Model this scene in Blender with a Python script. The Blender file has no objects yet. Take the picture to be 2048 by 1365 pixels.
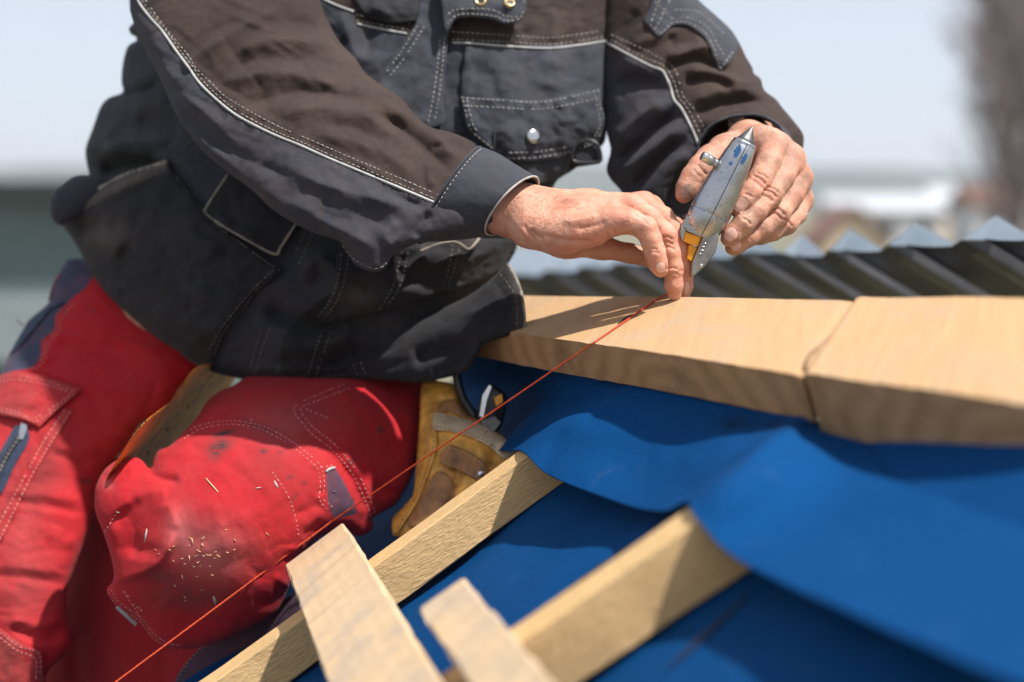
import bpy, math, random
import numpy as np
from mathutils import Vector
random.seed(7); RNG = np.random.default_rng(7)
SC = bpy.context.scene
COL = SC.collection
R = math.radians

# ------------------------------------------------------------------ camera, sky, sun, exposure
CAM_Z, PITCH, FPX, CX, CY = 5.2, R(5.7), 2048*50/36.0, 1024.0, 682.5
cam_d = bpy.data.cameras.new('camera'); cam = bpy.data.objects.new('camera', cam_d); COL.objects.link(cam)
cam.location = (0, 0, CAM_Z); cam.rotation_euler = (R(90)-PITCH, 0, 0)
cam_d.lens = 50; cam_d.sensor_width = 36; cam_d.clip_start = 0.05; cam_d.clip_end = 20000
cam_d.dof.use_dof = True; cam_d.dof.focus_distance = 1.34; cam_d.dof.aperture_fstop = 2.1
cam_d.dof.aperture_blades = 9
SC.camera = cam
SUN = Vector((0.44, -0.27, 0.86)).normalized()
world = bpy.data.worlds.new('World'); SC.world = world; world.use_nodes = True
wn = world.node_tree; sky = wn.nodes.new('ShaderNodeTexSky'); sky.sky_type = 'NISHITA'; sky.sun_disc = False
sky.sun_elevation = math.asin(SUN.z); sky.sun_rotation = math.atan2(SUN.x, SUN.y)
sky.air_density = 1.0; sky.dust_density = 0.5; sky.ozone_density = 1.9; sky.altitude = 300
veil = wn.nodes.new('ShaderNodeMixRGB'); veil.inputs[0].default_value = .74; veil.inputs[2].default_value = (5.1, 5.3, 5.9, 1)   # thin even high cloud
wn.links.new(sky.outputs[0], veil.inputs[1]); wn.links.new(veil.outputs[0], wn.nodes['Background'].inputs[0]); wn.nodes['Background'].inputs[1].default_value = 0.093
sun_d = bpy.data.lights.new('sun', 'SUN'); sun_d.energy = 4.5; sun_d.angle = R(1.2); sun_d.color = (1, 0.965, 0.915)
sun = bpy.data.objects.new('sun', sun_d); COL.objects.link(sun); sun.location = (4, -2, 14)
sun.rotation_euler = (-SUN).to_track_quat('-Z', 'Y').to_euler()
SC.view_settings.view_transform = 'Standard'; SC.view_settings.look = 'None'
SC.view_settings.gamma = 1; SC.view_settings.use_curve_mapping = False; SC.view_settings.exposure = 0.75
SC.cycles.use_denoising = True
SC.cycles.max_bounces = 6; SC.cycles.volume_bounces = 0

# ------------------------------------------------------------------ geometry helpers
FW = np.array((0, math.cos(PITCH), -math.sin(PITCH))); UP = np.array((0, math.sin(PITCH), math.cos(PITCH)))
RT = np.array((1., 0, 0)); CAM = np.array((0, 0, CAM_Z))
def P(u, v, d):                       # point seen at photo pixel (u,v) of the 2048x1365 frame, d metres in front of the lens
    u, v, d = np.asarray(u, float), np.asarray(v, float), np.asarray(d, float)
    return CAM + ((u-CX)/FPX*d)[..., None]*RT + d[..., None]*FW - ((v-CY)/FPX*d)[..., None]*UP
def PX(p):                            # inverse of P
    q = np.asarray(p)-CAM; d = q@FW
    return CX+(q@RT)/d*FPX, CY-(q@UP)/d*FPX, d
def V(p): return Vector([float(x) for x in p])

def set_props(o, label=None, cat=None, group=None, kind=None):
    if label: o['label'] = label
    if cat: o['category'] = cat
    if group: o['group'] = group
    if kind: o['kind'] = kind
    return o
def mesh_obj(name, verts, faces, mat=None, parent=None, smooth=True, attrs=None, **kw):
    me = bpy.data.meshes.new(name)
    if isinstance(faces, np.ndarray) and faces.ndim == 2 and len(faces):
        nf, k = faces.shape
        me.vertices.add(len(verts)); me.vertices.foreach_set('co', np.asarray(verts, np.float32).ravel())
        me.loops.add(nf*k); me.polygons.add(nf)
        me.loops.foreach_set('vertex_index', faces.astype(np.int32).ravel())
        me.polygons.foreach_set('loop_start', np.arange(0, nf*k, k, dtype=np.int32))
        me.update(calc_edges=True); me.validate()
    else:
        me.from_pydata([tuple(map(float, v)) for v in verts], [], [tuple(int(i) for i in f) for f in faces]); me.update()
    if attrs:
        for an, av in attrs.items():
            a = me.attributes.new(an, 'FLOAT', 'POINT'); a.data.foreach_set('value', np.asarray(av, np.float32))
    for m in (mat if isinstance(mat, (list, tuple)) else [mat]):
        if m: me.materials.append(m)
    if smooth: me.polygons.foreach_set('use_smooth', np.ones(len(me.polygons), bool))
    o = bpy.data.objects.new(name, me); COL.objects.link(o)
    if parent: o.parent = parent
    return set_props(o, **kw)
def thing(name, label, cat, loc, group=None):
    o = bpy.data.objects.new(name, None); COL.objects.link(o); o.location = V(loc); o.empty_display_size = .05
    return set_props(o, label, cat, group)
def adopt(child, parent):             # parent without moving the child
    bpy.context.view_layer.update()
    child.parent = parent; child.matrix_parent_inverse = parent.matrix_world.inverted()
    return child
def put(name, verts, faces, mat, parent, **kw):
    o = mesh_obj(name, verts, faces, mat, None, **kw)
    if parent: o.parent = parent; o.matrix_parent_inverse = WORLD_INV(parent)
    return o
def WORLD_INV(p):
    m = p.matrix_basis.copy(); q = p
    from mathutils import Matrix
    m = Matrix.Identity(4); chain = []
    while q: chain.append(q); q = q.parent
    for q in reversed(chain):
        m = m @ (q.matrix_parent_inverse if q.parent else Matrix.Identity(4)) @ Matrix.LocRotScale(q.location, q.rotation_euler, q.scale)
    return m.inverted()

def spline(pts, n=6, closed=False):   # Catmull-Rom; a point given twice is a corner
    pts = [np.asarray(p, float) for p in pts]; out = []
    N = len(pts)
    rng = range(N if closed else N-1)
    for i in rng:
        p1, p2 = pts[i], pts[(i+1) % N]
        if np.allclose(p1, p2): continue
        p0 = pts[(i-1) % N] if (closed or i > 0) else p1
        p3 = pts[(i+2) % N] if (closed or i < N-2) else p2
        for k in range(n):
            t = k/n
            out.append(0.5*((2*p1)+(-p0+p2)*t+(2*p0-5*p1+4*p2-p3)*t*t+(-p0+3*p1-3*p2+p3)*t**3))
    if not closed: out.append(pts[-1])
    return np.array(out)
def resample(pts, step):
    pts = np.asarray(pts, float); seg = np.linalg.norm(np.diff(pts, axis=0), axis=1); s = np.r_[0, np.cumsum(seg)]
    n = max(2, int(round(s[-1]/step))+1); t = np.linspace(0, s[-1], n)
    return np.stack([np.interp(t, s, pts[:, i]) for i in range(pts.shape[1])], 1)
def seg_dist(X, Y, poly, closed=False):
    """distance of points to a polyline; also signed side, arc parameter and nearest point"""
    best = np.full(X.shape, 1e9); sg = np.zeros(X.shape); tt = np.zeros(X.shape); nx = np.zeros(X.shape); ny = np.zeros(X.shape)
    pts = np.asarray(poly); M = len(pts); L = 0
    segs = [(i, (i+1) % M) for i in range(M if closed else M-1)]
    tot = sum(np.hypot(*(pts[b]-pts[a])) for a, b in segs)+1e-9
    for a, b in segs:
        ax, ay = pts[a]; dx, dy = pts[b]-pts[a]; l2 = dx*dx+dy*dy+1e-12
        t = np.clip(((X-ax)*dx+(Y-ay)*dy)/l2, 0, 1); qx, qy = ax+t*dx, ay+t*dy
        d = np.hypot(X-qx, Y-qy); m = d < best
        best[m] = d[m]; nx[m] = qx[m]; ny[m] = qy[m]
        sg[m] = np.sign(dx*(Y-ay)-dy*(X-ax))[m]; tt[m] = ((L+t*math.sqrt(l2))/tot)[m]; L += math.sqrt(l2)
    return best, sg, tt, nx, ny
def inside(X, Y, poly):
    r = np.zeros(X.shape, bool); pts = np.asarray(poly)
    for (x1, y1), (x2, y2) in zip(pts, np.roll(pts, -1, 0)):
        if y1 == y2: continue
        c = (Y < max(y1, y2)) & (Y >= min(y1, y2))
        r ^= c & (X < x1+(Y-y1)*(x2-x1)/(y2-y1))
    return r
def noise2(X, Y, scale, seed=0, oct=3):
    rng = np.random.default_rng(seed); out = np.zeros(X.shape); amp = 1; tot = 0
    for o in range(oct):
        g = rng.standard_normal((64, 64)); x = X/scale*2**o; y = Y/scale*2**o
        xi, yi = np.floor(x).astype(int), np.floor(y).astype(int); fx, fy = x-xi, y-yi
        fx = fx*fx*(3-2*fx); fy = fy*fy*(3-2*fy)
        G = lambda a, b: g[a % 64, b % 64]
        out += amp*((G(xi, yi)*(1-fx)+G(xi+1, yi)*fx)*(1-fy)+(G(xi, yi+1)*(1-fx)+G(xi+1, yi+1)*fx)*fy); tot += amp; amp *= .5
    return out/tot
def depth_field(ctrl):                # smooth depth from control points (u,v,d): plane + soft radial terms
    c = np.array(ctrl, float); n = len(c)
    if n <= 3:
        A = np.c_[np.ones(n), c[:, :2]/1000.0][:, :max(1, n)]
        k = np.linalg.lstsq(A, c[:, 2], rcond=None)[0]
        k = np.r_[k, np.zeros(3-len(k))]
        return lambda u, v: k[0]+k[1]*u/1000.0+k[2]*v/1000.0
    def phi(r): return np.where(r > 0, r*r*np.log(r+1e-9), 0)
    xy = c[:, :2]/1000.0; r = np.linalg.norm(xy[:, None]-xy[None], axis=2)
    A = np.zeros((n+3, n+3)); A[:n, :n] = phi(r)+np.eye(n)*1e-3; A[:n, n] = 1; A[:n, n+1:] = xy; A[n, :n] = 1; A[n+1:, :n] = xy.T
    w = np.linalg.solve(A, np.r_[c[:, 2], 0, 0, 0])
    def f(u, v):
        u, v = np.asarray(u, float)/1000, np.asarray(v, float)/1000; s = w[n]+w[n+1]*u+w[n+2]*v
        for i in range(n): s = s+w[i]*phi(np.hypot(u-xy[i, 0], v-xy[i, 1]))
        return s
    return f
def poisson(mask):
    """solution of lap h = -2 with h=0 outside: sqrt(h) is the half height of a round body with this outline"""
    def solve(m, h, it):
        ii, jj = np.indices(m.shape); par = (ii+jj) & 1
        for _ in range(it):
            for p in (0, 1):
                s = np.zeros_like(h)
                s[1:-1, 1:-1] = (h[:-2, 1:-1]+h[2:, 1:-1]+h[1:-1, :-2]+h[1:-1, 2:]+2.0)/4
                q = m & (par == p); h[q] += 1.75*(s[q]-h[q])
        return np.maximum(h, 0)
    H, Wd = mask.shape
    if min(H, Wd) > 40:
        m2 = mask[:H//2*2, :Wd//2*2].reshape(H//2, 2, Wd//2, 2).mean((1, 3)) > .5
        hc = poisson(m2)*4
        h = np.zeros(mask.shape); h[:H//2*2, :Wd//2*2] = np.repeat(np.repeat(hc, 2, 0), 2, 1); h[~mask] = 0
        return solve(mask, h, 25)
    return solve(mask, np.zeros(mask.shape), 120)

class Layer:
    """A rounded cloth (or leather, or leg) body with its own outline, mid depth, thickness and folds."""
    def __init__(s, poly, mid, k=.8, folds=(), step=4.0, base=None, lift=0.0, bulge=0.0, noise=(), sub=6, back=1.0, maxt=None, fs=1.0, ridged=(), pucker=()):
        s.poly = spline(poly, sub, True); s.step = step
        lo = s.poly.min(0)-2*step; hi = s.poly.max(0)+2*step
        us = np.arange(lo[0], hi[0]+step, step); vs = np.arange(lo[1], hi[1]+step, step)
        s.u0, s.v0 = us[0], vs[0]; U, Vv = np.meshgrid(us, vs); s.U, s.V = U, Vv
        m = inside(U, Vv, s.poly); s.m = m
        nb = np.zeros_like(m)
        nb[1:, :] |= m[:-1, :]; nb[:-1, :] |= m[1:, :]; nb[:, 1:] |= m[:, :-1]; nb[:, :-1] |= m[:, 1:]
        nb[1:, 1:] |= m[:-1, :-1]; nb[:-1, :-1] |= m[1:, 1:]; nb[1:, :-1] |= m[:-1, 1:]; nb[:-1, 1:] |= m[1:, :-1]
        rimm = nb & ~m; s.rim = rimm
        _, _, _, qx, qy = seg_dist(U[rimm], Vv[rimm], s.poly, True)
        s.Uw, s.Vw = U.copy(), Vv.copy(); s.Uw[rimm] = qx; s.Vw[rimm] = qy
        h = np.sqrt(poisson(m))*step           # px half height of a round body
        f = np.zeros(U.shape)
        for st in folds: f += fs*stroke(U, Vv, *st)
        for (sc, amp, seed, ax, ay) in noise: f += amp*noise2(U*ax+Vv*.35*ay, Vv*ay, sc, seed)
        for (sc, amp, seed, ang, st) in ridged:      # sharp small creases, drawn out along one direction
            ca, sa = math.cos(R(ang)), math.sin(R(ang)); X = (U*ca+Vv*sa)/st; Y = -U*sa+Vv*ca
            wob = noise2(X, Y, sc*1.7, seed+5, 2)*sc*.5
            f += amp*(np.abs(noise2(X+wob, Y+wob, sc, seed, 3))*2.0-.6)*(.45+.55*np.clip(.5+noise2(U, Vv, 150, seed+9, 2), 0, 1))
        for (pts, wd, amp, wl, seed) in pucker:      # cloth drawn up along a sewn seam
            pl = spline([np.array(p, float) for p in pts], 5); b = (U > pl[:, 0].min()-40) & (U < pl[:, 0].max()+40) & (Vv > pl[:, 1].min()-40) & (Vv < pl[:, 1].max()+40)
            if b.any():
                dd, _, tt, _, _ = seg_dist(U[b], Vv[b], pl); L = np.linalg.norm(np.diff(pl, axis=0), axis=1).sum()
                f[b] += amp*np.exp(-(dd/wd)**2)*(noise2(tt*L, dd*.25, wl, seed, 2)*1.6)-amp*.5*np.exp(-(dd/3.5)**2)
        if base is None:
            d0 = mid(s.Uw, s.Vw) if callable(mid) else np.full(U.shape, mid)
            t = h*k*d0/FPX
            if maxt: t = maxt*np.tanh(t/maxt)
            damp = np.clip(t/.012, 0, 1)
            s.front = d0-t-f*.001*damp; s.backd = d0+t*back
        else:
            b = base(s.Uw, s.Vw); t = np.clip(h/12., 0, 1)
            s.front = b-lift-bulge*np.tanh(h/60.)-f*.001*np.clip(t+.25, 0, 1); s.backd = None
            s.base = b
        s.fill()
    def fill(s):
        ok = s.m | s.rim; F = np.where(ok, s.front, 0.); w = ok.astype(float)
        for _ in range(14):
            Fp = np.pad(F*w, 1); wp = np.pad(w, 1)
            sf = sum(Fp[1+a:Fp.shape[0]-1+a, 1+b:Fp.shape[1]-1+b] for a in (-1, 0, 1) for b in (-1, 0, 1))
            sw = sum(wp[1+a:wp.shape[0]-1+a, 1+b:wp.shape[1]-1+b] for a in (-1, 0, 1) for b in (-1, 0, 1))
            new = (w == 0) & (sw > 0); F[new] = sf[new]/sw[new]; w[new] = 1
        F[w == 0] = F[ok].mean(); s.F = F
    def __call__(s, u, v):
        u, v = np.asarray(u, float), np.asarray(v, float)
        x = np.clip((u-s.u0)/s.step, 0, s.U.shape[1]-1.001); y = np.clip((v-s.v0)/s.step, 0, s.U.shape[0]-1.001)
        i, j = x.astype(int), y.astype(int); fx, fy = x-i, y-j; F = s.F
        return (F[j, i]*(1-fx)+F[j, i+1]*fx)*(1-fy)+(F[j+1, i]*(1-fx)+F[j+1, i+1]*fx)*fy
    def build(s, name, mat, parent, thick=None, regions=None, **kw):
        ok = s.m | s.rim; idx = np.full(ok.shape, -1); idx[ok] = np.arange(ok.sum()); n = ok.sum()
        q = [idx[:-1, :-1], idx[:-1, 1:], idx[1:, 1:], idx[1:, :-1]]
        mq = [s.m[:-1, :-1], s.m[:-1, 1:], s.m[1:, 1:], s.m[1:, :-1]]
        good = (q[0] >= 0) & (q[1] >= 0) & (q[2] >= 0) & (q[3] >= 0) & (mq[0] | mq[1] | mq[2] | mq[3])
        Q = np.stack([a[good] for a in q], 1)
        u, v = s.Uw[ok], s.Vw[ok]; fr = s.front[ok]
        isr = s.rim[ok]
        if s.backd is not None:
            bd = s.backd[ok]
        else:
            bd = fr+(thick or .002)
        pf = P(u, v, fr); pb = P(u, v, bd)
        if s.backd is not None:                    # share the outline
            bi = np.arange(n)+n
            back = np.where(isr, np.arange(n), bi)
            faces = np.r_[Q[:, ::-1], back[Q]]
        else:
            faces = np.r_[Q[:, ::-1], Q+n]
            e = np.r_[Q[:, [0, 1]], Q[:, [1, 2]], Q[:, [2, 3]], Q[:, [3, 0]]]
            key = np.sort(e, 1); kk = key[:, 0]*10**7+key[:, 1]; un, inv, cnt = np.unique(kk, return_inverse=True, return_counts=True)
            be = e[cnt[inv] == 1]
            faces = np.r_[faces, np.stack([be[:, 0], be[:, 1], be[:, 1]+n, be[:, 0]+n], 1)]
        at = {}
        for rn, fn in (regions or {}).items():
            a = fn(u, v); at[rn] = np.r_[a, a]
        return put(name, np.r_[pf, pb], faces, mat, parent, attrs=at, **kw)
def region(*polys):                   # signed pixel distance to outline(s), positive inside
    ps = [spline(p, 5, True) for p in polys]
    def f(u, v):
        r = np.full(np.shape(u), -1e3)
        for p in ps:
            d = seg_dist(u, v, p, True)[0]; r = np.maximum(r, np.where(inside(u, v, p), d, -d))
        return np.clip(r, -40, 40)
    return f
def stroke(U, Vv, pts, w, h, w2=None, ends=(.2, .25)):
    """one fold: ridge (h>0) or valley (h<0) in mm, w / w2 px soft width on its two sides"""
    w2 = w2 or w; pl = spline([np.array(p, float) for p in pts], 5); out = np.zeros(U.shape); r = 3.2*max(w, w2)
    lo, hi = pl.min(0)-r, pl.max(0)+r
    b = (U > lo[0]) & (U < hi[0]) & (Vv > lo[1]) & (Vv < hi[1])
    if not b.any(): return out
    d, sg, t, _, _ = seg_dist(U[b], Vv[b], pl)
    ww = np.where(sg > 0, w, w2); x = d/ww
    prof = np.exp(-x*x*.9)*.65+np.exp(-x*1.6)*.35
    sm = lambda z: np.clip(z, 0, 1)**2*(3-2*np.clip(z, 0, 1))
    tp = sm(t/ends[0]) if ends[0] > 0 else 1
    tp = tp*(sm((1-t)/ends[1]) if ends[1] > 0 else 1)
    out[b] = h*prof*tp
    return out

def tube_data(pts, rad, n=6, cap=True, flat=1.0):
    pts = np.asarray(pts, float); N = len(pts); rad = np.broadcast_to(np.asarray(rad, float), (N,))
    T = np.gradient(pts, axis=0); T /= np.linalg.norm(T, axis=1)[:, None]+1e-12
    ref = np.array((0, 0, 1.)) if abs(T[0] @ np.array((0, 0, 1.))) < .9 else np.array((0, 1., 0))
    A = np.cross(T[0], ref); A /= np.linalg.norm(A); vs = []
    for i in range(N):
        A = A-T[i]*(A@T[i]); A /= np.linalg.norm(A)+1e-12; B = np.cross(T[i], A)
        for k in range(n):
            a = 2*math.pi*k/n; vs.append(pts[i]+rad[i]*(math.cos(a)*A+flat*math.sin(a)*B))
    fs = [(i*n+k, i*n+(k+1) % n, (i+1)*n+(k+1) % n, (i+1)*n+k) for i in range(N-1) for k in range(n)]
    vs = np.array(vs)
    return vs, fs, ([tuple(range(n-1, -1, -1)), tuple(range((N-1)*n, N*n))] if cap else [])
class MB:
    def __init__(s): s.v = []; s.f = []; s.n = 0
    def add(s, v, f):
        s.v.append(np.asarray(v, float)); s.f += [tuple(i+s.n for i in q) for q in f]; s.n += len(v); return s
    def tube(s, pts, r, n=6, flat=1.0):
        v, f, c = tube_data(pts, r, n, True, flat); return s.add(v, f+c)
    def build(s, name, mat, parent=None, **kw): return put(name, np.concatenate(s.v), s.f, mat, parent, **kw)
def piping(name, pts, surf, r, mat, parent, lift=.0006, **kw):
    p = resample(spline(pts, 8), 5.0); d = surf(p[:, 0], p[:, 1])-lift
    return MB().tube(P(p[:, 0], p[:, 1], d), r, 8).build(name, mat, parent, **kw)
def stitching(name, paths, surf, mat, parent, dash=6.5, gap=4.0, r=.00052, lift=.0003, **kw):
    mb = MB()
    for pts in paths:
        p = resample(spline(pts, 8), 1.0); d = surf(p[:, 0], p[:, 1])-lift; n = len(p); i = 0
        while i+3 < n:
            j = min(n-1, int(i+dash*random.uniform(.65, 1.25))); m = (i+j)//2
            if random.random() < .04: i = int(j+gap); continue
            if m > i and j > m:
                jx = random.uniform(-.7, .7); w = P(p[[i, m, j], 0]+np.array((jx, 0, -jx)), p[[i, m, j], 1]+np.array((jx, .3*jx, -jx)), np.array([d[i]+.0004, d[m]-.0002, d[j]+.0004]))
                mb.tube(w, [r*.7, r, r*.7], 5)
            i = int(j+gap)
    return mb.build(name, mat, parent, **kw)

# ---- signed-distance bodies (hands, neck): tapered capsules blended together
class SDF:
    def __init__(s, lo, hi, h):
        s.h = h; s.lo = np.asarray(lo, float); s.n = np.ceil((np.asarray(hi)-s.lo)/h).astype(int)+1
        s.F = np.full(s.n, 1.0, np.float32)
    def sub(s, lo, hi):
        a = np.clip(np.floor((lo-s.lo)/s.h).astype(int), 0, s.n); b = np.clip(np.ceil((hi-s.lo)/s.h).astype(int)+1, 0, s.n)
        sl = tuple(slice(x, y) for x, y in zip(a, b))
        g = [(s.lo[i]+s.h*np.arange(a[i], b[i])).astype(np.float32) for i in range(3)]
        return sl, g[0][:, None, None], g[1][None, :, None], g[2][None, None, :]
    def chain(s, pts, k):            # pts: list of (xyz, r) joined by smooth union k inside the chain; returns sub-field
        for (a, ra), (b, rb) in zip(pts[:-1], pts[1:]): s.cap(a, b, ra, rb, k)
    def cap(s, a, b, ra, rb, k):
        a, b = np.asarray(a, float), np.asarray(b, float); m = max(ra, rb)+k+3*s.h
        sl, X, Y, Z = s.sub(np.minimum(a, b)-m, np.maximum(a, b)+m)
        ab = b-a; l2 = ab@ab+1e-12
        t = np.clip(((X-a[0])*ab[0]+(Y-a[1])*ab[1]+(Z-a[2])*ab[2])/l2, 0, 1)
        d = np.sqrt((X-a[0]-t*ab[0])**2+(Y-a[1]-t*ab[1])**2+(Z-a[2]-t*ab[2])**2)-(ra+(rb-ra)*t)
        f = s.F[sl]; q = np.maximum(k-np.abs(f-d), 0)/k
        s.F[sl] = np.minimum(f, d)-q*q*k*.25
    def union(s, o, k):
        q = np.maximum(k-np.abs(s.F-o.F), 0)/k; s.F = np.minimum(s.F, o.F)-q*q*k*.25
    def mesh(s):
        F = s.F; S = F < 0
        nx, ny, nz = F.shape; cnt = np.zeros((nx-1, ny-1, nz-1), np.uint8)
        for a in (0, 1):
            for b in (0, 1):
                for c in (0, 1): cnt += S[a:nx-1+a, b:ny-1+b, c:nz-1+c]
        act = (cnt > 0) & (cnt < 8); ii = np.argwhere(act); id_ = np.full(act.shape, -1, np.int64); id_[act] = np.arange(len(ii))
        acc = np.zeros((len(ii), 3)); w = np.zeros(len(ii))
        cor = [(a, b, c) for a in (0, 1) for b in (0, 1) for c in (0, 1)]
        for A in cor:
            for ax in range(3):
                if A[ax]: continue
                B = list(A); B[ax] = 1
                fa = F[ii[:, 0]+A[0], ii[:, 1]+A[1], ii[:, 2]+A[2]]; fb = F[ii[:, 0]+B[0], ii[:, 1]+B[1], ii[:, 2]+B[2]]
                m = (fa < 0) != (fb < 0); t = np.where(m, fa/np.where(m, fa-fb, 1), 0)
                p = np.array(A, float)[None]+t[:, None]*(np.array(B)-np.array(A))[None]
                acc[m] += p[m]; w[m] += 1
        vs = s.lo+s.h*(ii+acc/w[:, None]); fs = []
        for ax in range(3):
            o1, o2 = (ax+1) % 3, (ax+2) % 3
            a = [slice(1, -1)]*3; a[ax] = slice(0, -1); b = list(a); b[ax] = slice(1, None)
            sa, sb = S[tuple(a)], S[tuple(b)]; e = np.argwhere(sa != sb)
            flip = sa[tuple(e.T)]
            e[:, o1] += 1; e[:, o2] += 1
            def g(d1, d2):
                q = e.copy(); q[:, o1] -= d1; q[:, o2] -= d2; return id_[tuple(q.T)]
            Q = np.stack([g(1, 1), g(0, 1), g(0, 0), g(1, 0)], 1)
            Q[~flip] = Q[~flip][:, ::-1]; fs.append(Q)
        return vs, np.concatenate(fs)
# ------------------------------------------------------------------ materials
class NT:
    def __init__(s, name):
        s.m = bpy.data.materials.new(name); s.m.use_nodes = True; s.t = s.m.node_tree; s.b = s.t.nodes['Principled BSDF']; s.out = s.t.nodes['Material Output']
    def n(s, typ, ins=None, **kw):
        nd = s.t.nodes.new('ShaderNode'+typ)
        for k, v in kw.items(): setattr(nd, k, v)
        for k, v in (ins or {}).items():
            if hasattr(v, 'is_linked') or hasattr(v, 'links'): s.t.links.new(v, nd.inputs[k])
            else: nd.inputs[k].default_value = v
        return nd
    def set(s, **kw):
        for k, v in kw.items():
            k = k.replace('_', ' ')
            if hasattr(v, 'is_linked'): s.t.links.new(v, s.b.inputs[k])
            else: s.b.inputs[k].default_value = v
    def mix(s, f, a, b, mode='MIX'):
        nd = s.n('MixRGB', blend_type=mode)
        for i, x in enumerate((f, a, b)):
            if hasattr(x, 'is_linked'): s.t.links.new(x, nd.inputs[i])
            elif i == 0: nd.inputs[0].default_value = x
            else: nd.inputs[i].default_value = (*x, 1) if len(x) == 3 else x
        return nd.outputs[0]
    def math(s, op, a, b=0.0, c=0.0, clamp=False):
        nd = s.n('Math', operation=op, use_clamp=clamp)
        for i, x in enumerate((a, b, c)):
            if hasattr(x, 'is_linked'): s.t.links.new(x, nd.inputs[i])
            else: nd.inputs[i].default_value = x
        return nd.outputs[0]
    def noise(s, scale, detail=4, rough=.55, vec=None, dist=0.0, out='Fac'):
        nd = s.n('TexNoise', {'Scale': scale, 'Detail': detail, 'Roughness': rough, 'Distortion': dist})
        if vec: s.t.links.new(vec, nd.inputs['Vector'])
        return nd.outputs[out]
    def ramp(s, f, *stops):
        nd = s.n('ValToRGB'); e = nd.color_ramp.elements
        while len(e) < len(stops): e.new(.5)
        for el, (p, c) in zip(e, stops):
            el.position = p; el.color = (*c, 1) if isinstance(c, tuple) else (c, c, c, 1)
        s.t.links.new(f, nd.inputs[0]); return nd.outputs[0]
    def attr(s, name): return s.n('Attribute', attribute_name=name).outputs['Fac']
    def step(s, f, lo, hi):
        nd = s.n('MapRange', {'From Min': lo, 'From Max': hi}, clamp=True); s.t.links.new(f, nd.inputs['Value']); return nd.outputs[0]
    def co(s, which='Object'): return s.n('TexCoord').outputs[which]
    def pos(s): return s.n('NewGeometry').outputs['Position']
    def mapping(s, vec, scale=(1, 1, 1), rot=(0, 0, 0), loc=(0, 0, 0)):
        nd = s.n('Mapping'); s.t.links.new(vec, nd.inputs[0]); nd.inputs['Scale'].default_value = scale
        nd.inputs['Rotation'].default_value = rot; nd.inputs['Location'].default_value = loc; return nd.outputs[0]
    def bump(s, h, strength=.3, dist=.001, prev=None):
        nd = s.n('Bump', {'Strength': strength, 'Distance': dist}); s.t.links.new(h, nd.inputs['Height'])
        if prev: s.t.links.new(prev, nd.inputs['Normal'])
        return nd.outputs[0]

def cloth(name, base, extra=(), fade=(.5, .5, .5), fade_amt=.15, weave=3600, rough=.88, dirt=None, dirt_amt=0.0, spots=(), sheen=.05, wr=.5):
    """twill work cloth; extra = [(attribute, colour)] sewn-on panels with their own cloth colour"""
    t = NT(name); p = t.pos(); c = None
    big = t.noise(9, 5, .6, p); fine = t.noise(160, 3, .6, p); grain = t.noise(700, 2, .6, p)
    col = base
    for an, cc in extra:
        col = t.mix(t.step(t.attr(an), -.5, .5), col, cc)
    v = t.math('ADD', t.math('MULTIPLY', big, .7), t.math('MULTIPLY', fine, .3))
    col = t.mix(t.math('MULTIPLY', t.step(v, .42, .72), fade_amt), col, fade)
    for an, cc, amt in spots:
        nz = t.noise(60, 5, .7, p); f = t.math('MULTIPLY', t.math('MULTIPLY', t.attr(an), t.step(nz, .26, .44)), amt)
        col = t.mix(f, col, cc)
    if dirt: col = t.mix(t.math('MULTIPLY', t.step(t.noise(22, 6, .68, p), .5, .72), dirt_amt), col, dirt)
    col = t.mix(t.math('MULTIPLY', t.step(grain, .3, .7), .22), col, (.5, .5, .5), 'OVERLAY') if True else col
    w1 = t.n('TexWave', {'Scale': weave/6.283, 'Distortion': .6, 'Detail': 1.0}, wave_type='BANDS', bands_direction='DIAGONAL')
    t.t.links.new(p, w1.inputs['Vector'])
    b = t.bump(w1.outputs['Fac'], .35, .0003)
    b = t.bump(t.noise(120, 4, .6, p), .35, .0012, b)
    b = t.bump(t.noise(34, 3, .55, t.mapping(p, (1, 1, 1), (0, R(35), 0)), .8), wr, .004, b)
    t.set(Base_Color=col if hasattr(col, 'is_linked') else (*col, 1), Roughness=rough, Normal=b, Sheen_Weight=sheen, Sheen_Roughness=.5)
    t.b.inputs['Specular IOR Level'].default_value = .25
    return t.m
def plain(name, col, rough=.6, metal=0.0, nscale=0, namt=.2, bump=0.0, bscale=300, spec=.5):
    t = NT(name); c = (*col, 1)
    if nscale:
        c = t.mix(t.step(t.noise(nscale, 5, .65, t.pos()), .35, .7), tuple(x*(1-namt) for x in col), tuple(min(1, x*(1+namt)) for x in col))
    t.set(Base_Color=c, Roughness=rough, Metallic=metal); t.b.inputs['Specular IOR Level'].default_value = spec
    if bump: t.set(Normal=t.bump(t.noise(bscale, 4, .6, t.pos()), bump, .001))
    return t.m
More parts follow.
